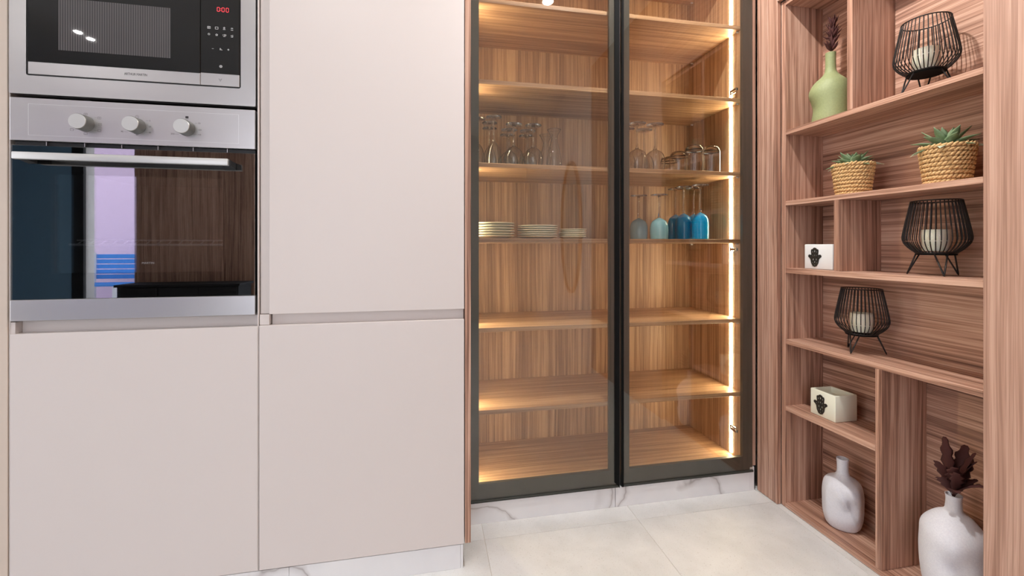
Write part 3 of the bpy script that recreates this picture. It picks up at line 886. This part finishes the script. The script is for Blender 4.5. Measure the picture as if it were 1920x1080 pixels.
ZG = 1.3392
CG = M['clear_glass']
rows = ('front', 'middle', 'rear')
FL = [(0.012, 0.106), (0.022, 0.125), (0.0285, 0.155), (0.0300, 0.180), (0.0290, 0.197)]
for i, (gx, gy) in enumerate(((0.2607, 1.70), (0.2559, 1.785), (0.268, 1.87))):
    stemware('champagne_flute', f'clear upturned champagne flute, {rows[i]} one of the column left of the wine glasses', (gx, gy, ZG), 0.198, 0.031, 0.098, FL, CG, CG, 'champagne flutes')
stemware('champagne_flute', 'clear upturned champagne flute half hidden by the left door frame', (0.2000, 1.735, ZG), 0.198, 0.031, 0.098, FL, CG, CG, 'champagne flutes')
WG = [(0.016, 0.094), (0.031, 0.108), (0.0385, 0.130), (0.0380, 0.150), (0.0345, 0.172)]
for c, cols in (('nearer the flutes', ((0.3413, 1.70), (0.3379, 1.785), (0.3469, 1.87))), ('beside the carafes', ((0.4212, 1.70), (0.4180, 1.785), (0.4312, 1.87)))):
    for i, (gx, gy) in enumerate(cols):
        stemware('wine_glass', f'clear upturned wine glass, {rows[i]} one of the column {c}', (gx, gy, ZG), 0.173, 0.033, 0.088, WG, CG, CG, 'wine glasses on the left')
WR = [(0.016, 0.112), (0.033, 0.126), (0.0410, 0.152), (0.0405, 0.176), (0.0360, 0.204)]
for gx, gy, lab in ((0.9544, 1.70, 'large clear upturned wine glass nearest the tumblers, front row'), (0.8720, 1.70, 'large clear upturned wine glass beside the centre door frame, front row'),
                    (0.9504, 1.787, 'large clear upturned wine glass nearest the tumblers, back row'), (0.8660, 1.790, 'large clear upturned wine glass beside the centre door frame, back row')):
    stemware('wine_glass', lab, (gx, gy, ZG), 0.205, 0.036, 0.106, WR, CG, CG, 'wine glasses on the right')

for gx, gy, lab in ((0.5082, 1.70, 'front clear glass carafe with a flared mouth'), (0.4985, 1.79, 'rear clear glass carafe behind the other one')):
    th = 0.0018
    prof = smooth_pts([(0.0290, 0.002), (0.0312, 0.012), (0.0285, 0.045), (0.0205, 0.085), (0.0130, 0.115), (0.0125, 0.128), (0.0200, 0.146), (0.0270, 0.158)])
    full = [(0, 0), (0.0285, 0.0)] + prof + [(0.0262, 0.1588)] + [(r - th, z) for r, z in prof[::-1]][:-1] + [(0.026, 0.006), (0, 0.006)]
    t = thing('carafe', lab, 'carafe', (gx, gy, ZG), 'glass carafes')
    part('body', lathe(new_bm(), full, (gx, gy, ZG), 36), CG, t, 'all')
    part('rim', tube(new_bm(), [(gx + 0.0268 * math.cos(a), gy + 0.0268 * math.sin(a), ZG + 0.1592) for a in [i * 2 * math.pi / 32 for i in range(32)]], 0.0013, 6, True), CG, t, 'all')

for gx, gy, h, lab in ((1.1405, 1.70, 0.127, 'clear upturned tumbler in front, second from the light strip'), (1.2215, 1.70, 0.125, 'clear upturned tumbler closest to the light strip'),
                       (1.1272, 1.80, 0.118, 'clear upturned tumbler second from the wine glasses'), (1.1382, 1.885, 0.112, 'clear upturned tumbler farthest back')):
    prof = smooth_pts([(0.0001, 0.0), (0.022, 0.001), (0.033, 0.010), (0.0385, 0.028), (0.0392, 0.060), (0.0385, h - 0.0004)])
    full = prof + [(0.0377, h - 0.0002)] + [(max(r - 0.0018, 0.0001), z + (0.009 if z < 0.02 else 0)) for r, z in prof[::-1]]
    t = thing('tumbler', lab, 'glass', (gx, gy, ZG), 'upturned tumblers')
    part('body', lathe(new_bm(), full, (gx, gy, ZG), 36, flip=h), CG, t, 'all')

ZB = 1.0552
BB = [(0.014, 0.126), (0.028, 0.138), (0.0340, 0.160), (0.0345, 0.200), (0.0335, 0.236)]
for gx, gy, bm_, lab in ((1.1695, 1.70, 'blue_bright', 'bright turquoise blue upturned stem glass, the front one'), (1.1310, 1.765, 'blue_deep', 'teal blue upturned stem glass just left of the bright one'),
                         (1.1380, 1.84, 'blue_deep', 'deep blue upturned stem glass behind the teal one'), (1.2050, 1.80, 'blue_deep', 'deep blue upturned stem glass behind the bright one')):
    stemware('blue_stem_glass', lab, (gx, gy, ZB), 0.237, 0.034, 0.118, BB, M[bm_], CG, 'blue stem glasses')
BP = [(0.015, 0.105), (0.030, 0.116), (0.0370, 0.138), (0.0375, 0.165), (0.0360, 0.190)]
for gx, gy, bm_, lab in ((0.9742, 1.70, 'blue_pale', 'pale blue upturned wine glass, the larger of the pale pair'), (0.9030, 1.745, 'blue_grey', 'grey blue upturned wine glass beside the centre door frame')):
    stemware('blue_wine_glass', lab, (gx, gy, ZB), 0.191, 0.035, 0.098, BP, M[bm_], CG, 'pale blue wine glasses')

nth = ('topmost', 'second', 'third', 'fourth', 'fifth', 'lowest')
for sname, px_, py_, r_, n_, dz in (('the tallest stack at the left', 0.2660, 1.745, 0.086, 6, 0.0104), ('the middle stack', 0.4500, 1.745, 0.0835, 6, 0.0086), ('the small stack at the right', 0.5990, 1.735, 0.0575, 5, 0.0074)):
    prof = [(0, 0), (r_ * 0.58, 0), (r_ * 0.62, 0.0012), (r_ * 0.80, 0.0060), (r_ * 0.97, 0.0096), (r_, 0.0104), (r_ * 0.99, 0.0118), (r_ * 0.80, 0.0084), (r_ * 0.60, 0.0034), (0, 0.0030)]
    pm = mesh_from(lathe(new_bm(), prof, (0, 0, 0), 48), 'plate', M['ceramic'])
    for i in range(n_):
        o = link('plate', pm); o.location = (px_ + random.uniform(-0.0008, 0.0008), py_ + random.uniform(-0.0008, 0.0008), ZB + 0.0002 + i * dz)
        k = n_ - 1 - i
        pos = 'topmost' if k == 0 else ('lowest' if i == 0 else nth[k] + ' from the top')
        tag(o, f'cream china plate, {pos} of {sname}', 'plate', 'stacked plates')

# ------------------------------------------------------------------ wire lanterns
def lantern_proto(loc, label):
    t = thing('wire_lantern', label, 'lantern', loc, 'black wire lanterns')
    prof = [(0.0450, 0.067), (0.0590, 0.079), (0.0705, 0.094), (0.0748, 0.108), (0.0738, 0.122), (0.0700, 0.145), (0.0635, 0.180), (0.0560, 0.218)]
    pts = smooth_pts(prof, 3)
    bm = new_bm(); tube(bm, [(r, 0, z) for r, z in pts], 0.0014, 6)
    wm = mesh_from(bm, 'wire', M['black_wire'])
    N = 40
    for i in range(N):
        o = link('wire', wm, t); o.rotation_euler = (0, 0, 2 * math.pi * i / N)
    ring = lambda r, z, rr_: tube(new_bm(), [Vector(loc) + Vector((r * math.cos(a), r * math.sin(a), z)) for a in [i * 2 * math.pi / 48 for i in range(48)]], rr_, 8, True)
    part('top_ring', ring(0.0560, 0.2185, 0.0018), M['black_wire'], t, 'all')
    part('base_ring', ring(0.0455, 0.0665, 0.0020), M['black_wire'], t, 'all')
    part('base_plate', lathe(new_bm(), [(0, 0.0600), (0.0440, 0.0600), (0.0450, 0.0610), (0.0450, 0.0668), (0, 0.0668)], loc, 40), M['matt_black'], t)
    for i in range(3):
        bm = new_bm()
        a0 = R(120 * i)
        foot = Vector((0.066 * math.cos(a0), 0.066 * math.sin(a0), 0.0024))
        p1 = Vector((0.043 * math.cos(a0 - 0.34), 0.043 * math.sin(a0 - 0.34), 0.0645)); p2 = Vector((0.043 * math.cos(a0 + 0.34), 0.043 * math.sin(a0 + 0.34), 0.0645))
        f1 = foot + (p1 - foot) * 0.05; f2 = foot + (p2 - foot) * 0.05
        tube(bm, [Vector(loc) + v for v in (p1, f1, foot + Vector((0, 0, -0.0002)), f2, p2)], 0.0021, 8)
        part('hairpin_leg', bm, M['black_wire'], t, 'all')
    return t

def candle_proto(loc, label):
    t = thing('candle', label, 'candle', loc, 'candles in the lanterns')
    part('glass_cup', lathe(new_bm(), [(0, 0), (0.0300, 0), (0.0325, 0.004), (0.0340, 0.054), (0.0330, 0.078), (0.0318, 0.078), (0.0328, 0.054), (0.0312, 0.0045), (0, 0.0035)], loc, 40), M['cup_glass'], t, 'all')
    part('wax', lathe(new_bm(), [(0, 0.0040), (0.0300, 0.0050), (0.0322, 0.054), (0.0316, 0.0680), (0.0200, 0.0655), (0, 0.0650)], loc, 40), M['wax'], t, True)
    part('wick', tube(new_bm(), [Vector(loc) + Vector(v) for v in ((0, 0, 0.064), (0.0003, 0, 0.069), (0.001, 0, 0.073))], 0.0009, 6), M['wick'], t)
    return t

lz = [(1.470, 1.0407, NS['A'][1], 'beside the green vase', 40), (1.468, 1.0129, NS['C'][1], 'below the larger basket plant', 349), (1.468, 1.2362, NS['D'][1], 'on the shelf above the cream candle holder', 75)]
proto = cproto = None
for x_, y_, z_, where, rot in lz:
    lab = {0: 'black wire lantern on three hairpin legs standing ' + where}[0]
    clab = {'beside the green vase': 'ivory candle in a glass cup inside the topmost lantern', 'below the larger basket plant': 'ivory candle inside the lantern below the larger basket plant', 'on the shelf above the cream candle holder': 'ivory candle inside the lowest lantern'}[where]
    if proto is None:
        proto = lantern_proto((x_, y_, z_), lab); proto.rotation_euler = (0, 0, R(rot))
        cproto = candle_proto((x_, y_, z_ + 0.0669), clab)
    else:
        c = copy_tree(proto, None, (x_, y_, z_), R(rot)); c['label'] = lab
        c = copy_tree(cproto, None, (x_, y_, z_ + 0.0669)); c['label'] = clab

# ------------------------------------------------------------------ succulents in woven baskets
def succulent(loc, label, seed, rad, tall):
    rnd = random.Random(seed)
    t = thing('potted_succulent', label, 'potted plant', loc, 'succulents in baskets')
    H, r0, r1 = 0.108, 0.0485, 0.0610
    bm = new_bm()
    lathe(bm, [(0, 0.001), (r0 - 0.004, 0.001), (r1 - 0.005, H - 0.004), (r1 - 0.009, H - 0.004), (r0 - 0.008, 0.006), (0, 0.006)], loc, 32)
    part('liner', bm, M['rope'], t)
    bm = new_bm()
    rows_ = 9
    for k in range(rows_):
        z = 0.005 + (H - 0.009) * k / (rows_ - 1)
        rr_ = r0 + (r1 - r0) * (z / H) - 0.0015
        n = 32
        ph = rnd.random()
        for i in range(n):
            a = 2 * math.pi * (i + ph) / n
            res = bmesh.ops.create_icosphere(bm, subdivisions=1, radius=1.0)
            L = 2 * math.pi * rr_ / n
            mt = (Matrix.Translation(Vector(loc) + Vector((rr_ * math.cos(a), rr_ * math.sin(a), z + rnd.uniform(-0.0006, 0.0006)))) @ Matrix.Rotation(a, 4, 'Z')
                  @ Matrix.Rotation(R(34 + rnd.uniform(-10, 10)), 4, 'X') @ Matrix.Diagonal((0.0048 * rnd.uniform(0.85, 1.15), L * 1.0, 0.0046, 1)))
            bmesh.ops.transform(bm, matrix=mt, verts=res['verts'])
    wv = part('basket_weave', bm, M['rope'], t, 'all', label='coiled braided seagrass wall of the basket')
    wv['kind'] = 'stuff'
    part('soil', lathe(new_bm(), [(0, H - 0.018), (r1 - 0.010, H - 0.018), (r1 - 0.009, H - 0.011), (0, H - 0.008)], loc, 28), M['soil'], t)
    wf = lambda q: max(0.05, (math.sin(math.pi * min(1, q * 0.66 + 0.20)) ** 0.7) * (1 - q ** 4))
    base = Vector((0, 0, H - 0.010))
    for ring_, (n, el, L, W, bend) in enumerate(((7, 14, rad, 0.031, -0.65), (7, 30, rad * 0.90, 0.031, -0.35), (6, 48, rad * 0.78, 0.028, 0.1), (5, 68, rad * 0.60, 0.022, 0.2))):
        me = mesh_from(blade(L, W, 0.0052, bend, wf, 9, 8, 0.16), 'leaf', M['leaf'])
        mp_ = me.copy(); mp_.materials.clear(); mp_.materials.append(M['leaf_pale'])
        for i in range(n):
            a = 2 * math.pi * (i + 0.5 * ring_ + rnd.uniform(-0.12, 0.12)) / n
            o = link('leaf', mp_ if (ring_ == 0 and i % 2 == 0) else me, t)
            o.location = base + Vector((0.006 * math.cos(a), 0.006 * math.sin(a), 0.003 * ring_ * tall))
            o.rotation_euler = Euler((0, -R(el + rnd.uniform(-6, 6)), a), 'XYZ')
            s_ = rnd.uniform(0.9, 1.08); o.scale = (s_, s_, s_)
    return t
succulent((1.458, 1.2581, NS['B'][1]), 'smaller flat succulent in a braided seagrass basket', 3, 0.074, 0.8)
succulent((1.458, 0.9790, NS['B'][1]), 'taller spiky succulent in a braided seagrass basket beside the frame', 8, 0.082, 2.0)

# ------------------------------------------------------------------ hamsa candle holders
def hamsa_splines(s):
    out = []
    def arc(cx, cy, r, a0, a1, n=7): return [(cx + r * math.cos(R(a0 + (a1 - a0) * i / n)), cy + r * math.sin(R(a0 + (a1 - a0) * i / n))) for i in range(n + 1)]
    o = [(0, -0.50), (0.18, -0.46), (0.32, -0.30), (0.38, -0.10), (0.47, -0.02), (0.58, 0.02), (0.60, 0.10), (0.50, 0.16), (0.36, 0.14), (0.30, 0.12), (0.34, 0.36), (0.30, 0.44), (0.20, 0.44)]
    o += [(0.12, 0.50), (0, 0.53)]
    outer = o + [(-a, b) for a, b in o[::-1][1:-1]]
    outer = [(a * s * 0.66, b * s) for a, b in outer]
    holes = []
    for cx, cy, r in ((0, 0.34, 0.075), (-0.19, 0.30, 0.055), (0.19, 0.30, 0.055), (0, 0.12, 0.06), (-0.17, 0.10, 0.05), (0.17, 0.10, 0.05), (-0.36, 0.03, 0.045), (0.36, 0.03, 0.045),
                      (-0.14, -0.10, 0.07), (0.14, -0.10, 0.07), (0, -0.24, 0.07), (-0.20, -0.27, 0.045), (0.20, -0.27, 0.045), (0, -0.39, 0.045)):
        r *= 0.72
        holes.append([((cx + r * math.cos(a)) * s * 0.66, (cy + r * 1.15 * math.sin(a)) * s) for a in [k * math.pi / 4 for k in range(8)]])
    return [outer] + holes

def holder(label, x0, x1, y0, y1, z, h, material, ex, ey, rotz, size):
    cx, cy = (x0 + x1) / 2, (y0 + y1) / 2
    t = thing('candle_holder', label, 'candle holder', (cx, cy, z), 'hamsa candle holders')
    wl = 0.008
    bm = new_bm()
    # hollow block: outer shell with a bowl in the top
    o_ = [(x0, y0), (x1, y0), (x1, y1), (x0, y1)]
    i_ = [(x0 + wl, y0 + wl), (x1 - wl, y0 + wl), (x1 - wl, y1 - wl), (x0 + wl, y1 - wl)]
    def ring(pts, zz): return [bm.verts.new((a, b, zz)) for a, b in pts]
    R0, R1, R2, R3 = ring(o_, z + 0.0002), ring(o_, z + h), ring(i_, z + h), ring(i_, z + h - 0.022)
    for A, B in ((R0, R1), (R1, R2), (R2, R3)):
        for i in range(4):
            j = (i + 1) % 4; bm.faces.new((A[i], A[j], B[j], B[i]))
    bm.faces.new(R0); bm.faces.new(R3)
    bmesh.ops.bevel(bm, geom=[e for e in bm.edges], offset=0.0025, segments=3, affect='EDGES', profile=0.5)
    part('block', bm, material, t, True)
    # metal hand on the face toward the room (-X)
    mtx = Matrix.Translation((x0 - 0.0012, ey, z + h * 0.47)) @ Matrix.Rotation(R(-90), 4, 'Z') @ Matrix.Rotation(R(90), 4, 'X')
    outline_slab('hand_emblem', hamsa_splines(size), 0.0018, M['pewter'], t, mtx)
    t.rotation_euler = (0, 0, rotz)
    return t
holder('cream wax candle holder block with a dark metal hand emblem on the lower short shelf', 1.4180, 1.5120, 1.2880, 1.3900, 0.4002, 0.0940, M['cream_wax'], 0, 1.346, 0.0, 0.070)
holder('white wax candle holder block with a dark metal hand emblem below the smaller basket plant', 1.4200, 1.5080, 1.3000, 1.4180, NS['C'][1] + 0.0002, 0.0930, M['white_wax'], 0, 1.372, 0.0, 0.070)

# ------------------------------------------------------------------ vases
def vase(label, loc, prof, material, deform, neck_seg=64):
    t = thing('vase', label, 'vase', loc)
    pts = smooth_pts(prof, 6)
    th = 0.004
    top = pts[-1]
    inner = [(top[0] - th / 2, top[1] + 0.001), (top[0] - th, top[1]), (top[0] - th, top[1] - 0.05), (0.0001, top[1] - 0.052)]
    bm = lathe(new_bm(), [(0.0001, 0.0)] + pts + inner, (0, 0, 0), neck_seg)
    for v in bm.verts:
        v.co = Vector(deform(v.co.x, v.co.y, v.co.z)) + Vector(loc)
    part('body', bm, material, t, 'all')
    return t
def gs(x, s): return math.exp(-(x / s) ** 2)
def wrap(a): return (a + math.pi) % (2 * math.pi) - math.pi

def view_angle(loc): return math.atan2(-loc[1], -loc[0])          # bearing from the vase to the middle of the room

sv = (1.476, 1.3120, 0.0188)
va = view_angle(sv)
def d_small(x, y, z):
    r = math.hypot(x, y)
    if r < 1e-5: return (x, y, z)
    a = wrap(math.atan2(y, x) - va)                              # 0 = front, + = image right
    k = gs(z - 0.095, 0.075) if z < 0.19 else 0
    f = 1.0
    f += 0.10 * k * (abs(math.cos(2 * a)) ** 0.5 - 0.6) * -1
    # ridge that falls from the left shoulder to the middle and then to the lower right
    zr = 0.165 - 0.055 * max(0.0, min(1.0, (a + 0.6) / 0.8)) - 0.085 * max(0.0, min(1.0, (a - 0.2) / 0.55))
    s = z - zr
    if -0.9 < a < 1.0 and z < 0.185:
        e = gs(a - 0.1, 0.75)
        f += e * (0.10 * gs(min(s, 0), 0.03) - 0.13 * gs(s - 0.022, 0.022) * max(0.0, min(1.0, s / 0.006)))
    f -= 0.20 * gs(a - 0.40, 0.40) * gs(z - 0.088, 0.030)
    f += 0.08 * gs(a - 0.55, 0.4) * gs(z - 0.135, 0.03)
    return (x * f, y * f, z)
vase('small white vase with a pinched body and narrow neck on the niche floor', sv,
     [(0.046, 0.0), (0.053, 0.010), (0.0610, 0.040), (0.0640, 0.085), (0.0630, 0.125), (0.0540, 0.157), (0.0280, 0.176), (0.0185, 0.190), (0.0172, 0.215), (0.0190, 0.240)], M['white_ceramic'], d_small)

bv = (1.468, 0.9690, 0.0188)
vb = view_angle(bv)
def d_big(x, y, z):
    r = math.hypot(x, y)
    if r < 1e-5: return (x, y, z)
    a = wrap(math.atan2(y, x) - vb)
    f = 1.0
    f -= 0.22 * gs(a - 0.15, 0.45) * gs(z - 0.125, 0.030)
    f += 0.06 * gs(a + 0.2, 0.6) * gs(z - 0.185, 0.03)
    f += 0.10 * gs(a + 1.4, 0.7) * gs(z - 0.225, 0.03)
    return (x * f, y * f, z)
vase('large white vase with a dented body holding dark red feathers', bv,
     [(0.050, 0.0), (0.058, 0.010), (0.0680, 0.050), (0.0735, 0.110), (0.0730, 0.165), (0.0660, 0.205), (0.0420, 0.240), (0.0215, 0.256), (0.0178, 0.272), (0.0172, 0.292), (0.0190, 0.302)], M['white_ceramic'], d_big)

gv = (1.472, 1.3560, NS['A'][1] + 0.0003)
vg = view_angle(gv)
def d_green(x, y, z):
    r = math.hypot(x, y)
    if r < 1e-5: return (x, y, z)
    a = wrap(math.atan2(y, x) - vg)
    f = 1.0 + 0.16 * gs(a + 1.2, 0.75) * gs(z - 0.118, 0.034) - 0.12 * gs(a + 1.2, 0.8) * gs(z - 0.055, 0.030)
    return (x * f, y * f, z)
vase('sage green vase with a bulging side and a tall slim neck', gv,
     [(0.056, 0.0), (0.0600, 0.008), (0.0600, 0.040), (0.0600, 0.085), (0.0590, 0.120), (0.0500, 0.152), (0.0300, 0.174), (0.0195, 0.190), (0.0165, 0.215), (0.0165, 0.250), (0.0172, 0.262)], M['green_ceramic'], d_green)

# dried plume in the green vase
pb = (gv[0], gv[1], gv[2] + 0.214)
t = thing('dried_plume', 'dried dark red plume standing in the green vase', 'dried flower', pb)
rnd = random.Random(5)
stem_pts = [Vector(pb) + Vector((0.004 * math.sin(q * 2.0), -0.006 * q, 0.165 * q)) for q in [i / 8 for i in range(9)]]
part('stem', tube(new_bm(), stem_pts, 0.0016, 6), M['burgundy'], t)
wfp = lambda q: max(0.08, math.sin(math.pi * (0.12 + 0.86 * q)) * (1 - 0.4 * q))
fm = [mesh_from(blade(L_, 0.0120, 0.0020, b_, wfp, 7, 6, 0.1), 'floret', M['burgundy']) for L_, b_ in ((0.034, 0.6), (0.040, 0.8), (0.030, 1.0))]
for i in range(64):
    q = 0.32 + 0.67 * i / 63
    o = link('floret', fm[i % 3], t)
    a = i * 2.39996
    o.location = Vector((0.004 * math.sin(q * 2.0), -0.006 * q, 0.165 * q))
    o.rotation_euler = Euler((rnd.uniform(-0.5, 0.5), -R(rnd.uniform(18, 55)), a), 'XYZ')
    s_ = (1.15 - 0.45 * abs(q - 0.45)) * rnd.uniform(0.85, 1.15); o.scale = (s_, s_, s_)

# feathers in the large white vase
fb = (bv[0], bv[1], bv[2] + 0.290)
t = thing('feather_bunch', 'bunch of curled dark red feathers in the large white vase', 'feathers', fb)
def feather(L, W, bend):
    """quill with a soft, notched vane"""
    rnd_ = random.Random(int(L * 1e5))
    wf = lambda q: 0.05 if q < 0.22 else max(0.05, (math.sin(math.pi * min(1.0, (q - 0.22) / 0.80)) ** 0.6) * (0.82 + 0.18 * math.sin(q * 34)))
    return blade(L, W, 0.0018, bend, wf, 20, 8, 0.14)
for i, (L, W, bend, az, el, tw) in enumerate(((0.168, 0.034, 0.20, 123, 82, 75), (0.158, 0.040, -0.75, 303, 84, 80), (0.150, 0.036, -0.35, 290, 82, 30), (0.128, 0.038, -0.6, 303, 80, 65), (0.122, 0.036, -0.7, 123, 78, 70),
                                              (0.120, 0.040, -0.5, 213, 78, 5), (0.105, 0.036, -1.0, 260, 70, 20), (0.100, 0.034, -0.7, 320, 78, 60), (0.098, 0.034, -1.1, 140, 70, 70), (0.115, 0.036, -0.6, 230, 74, -20),
                                              (0.088, 0.034, -1.2, 213, 66, 10), (0.085, 0.030, -0.8, 290, 74, 40), (0.135, 0.034, -0.6, 250, 84, 50))):
    me = mesh_from(feather(L, W, bend), 'feather', M['burgundy'])
    o = link('feather', me, t)
    o.rotation_euler = (Matrix.Rotation(R(az), 3, 'Z') @ Matrix.Rotation(-R(el), 3, 'Y') @ Matrix.Rotation(R(tw), 3, 'X')).to_euler()
    o.location = (0, 0, 0.0)

# ------------------------------------------------------------------ oval mirror on the side wall behind the viewer (seen in the glass doors)
my, mz = -0.84, 1.21
t = thing('wall_mirror', 'tall oval wall mirror seen as a reflection in the left glass door', 'mirror', (1.384, my, mz))
ov = lambda a, b: [(a * math.cos(i * math.pi / 32), b * math.sin(i * math.pi / 32)) for i in range(64)]
def oval_bm(ro, ri, x0, x1):
    bm = new_bm()
    mk = lambda pts, xx: [bm.verts.new((xx, my + p, mz + q)) for p, q in pts]
    o0, o1 = mk(ro, x0), mk(ro, x1)
    if ri is None:
        bm.faces.new(o0); bm.faces.new(o1[::-1]); prs = ((o0, o1),)
    else:
        i0, i1 = mk(ri, x0), mk(ri, x1); prs = ((o0, o1), (i0, i1), (o0, i0), (o1, i1))
    for A, B in prs:
        for i in range(64):
            j = (i + 1) % 64; bm.faces.new((A[i], A[j], B[j], B[i]))
    return bm
part('frame', oval_bm(ov(0.29, 0.64), ov(0.265, 0.615), 1.358, 1.3835), M['walnut_edge'], t)
part('mirror_glass', oval_bm(ov(0.2645, 0.6145), None, 1.370, 1.3835), mat('silvered_glass', (0.92, 0.93, 0.92, 1), 0.01, 1.0), t)

# ------------------------------------------------------------------ furniture seen only in the oven door's reflection
t = thing('sideboard', 'low black sideboard seen only as a dark reflection in the oven door', 'sideboard', (-2.55, -2.56, 0))
box('body', -3.12, -1.99, -2.74, -2.39, 0.12, 0.60, M['dark_fabric'], t)
box('top', -3.14, -1.97, -2.76, -2.37, 0.601, 0.625, M['dark_fabric'], t)
for x0 in (-3.11, -2.73, -2.36):
    box('door', x0, x0 + 0.36, -2.389, -2.372, 0.13, 0.59, M['dark_fabric'], t)
for x0 in (-3.08, -2.07):
    for y0 in (-2.72, -2.45):
        box('leg', x0, x0 + 0.04, y0, y0 + 0.04, 0.0, 0.1195, M['black_plastic'], t)
t = thing('garden_chair', 'blue slatted garden chair reflected in the bright band of the oven door', 'chair', (-5.1, -5.3, -0.02))
for i in range(6):
    box('seat_slat', -5.45, -4.75, -5.62 + i * 0.10, -5.54 + i * 0.10, 0.40, 0.425, M['blue_fabric'], t, 0.003)
for i in range(5):
    box('back_slat', -5.45, -4.75, -5.70, -5.67, 0.48 + i * 0.085, 0.55 + i * 0.085, M['blue_fabric'], t, 0.003)
for x0 in (-5.44, -4.80):
    box('leg', x0, x0 + 0.04, -5.10, -5.06, -0.0195, 0.3995, M['trim_white'], t)
    box('leg', x0, x0 + 0.04, -5.669, -5.63, -0.0195, 0.92, M['trim_white'], t)
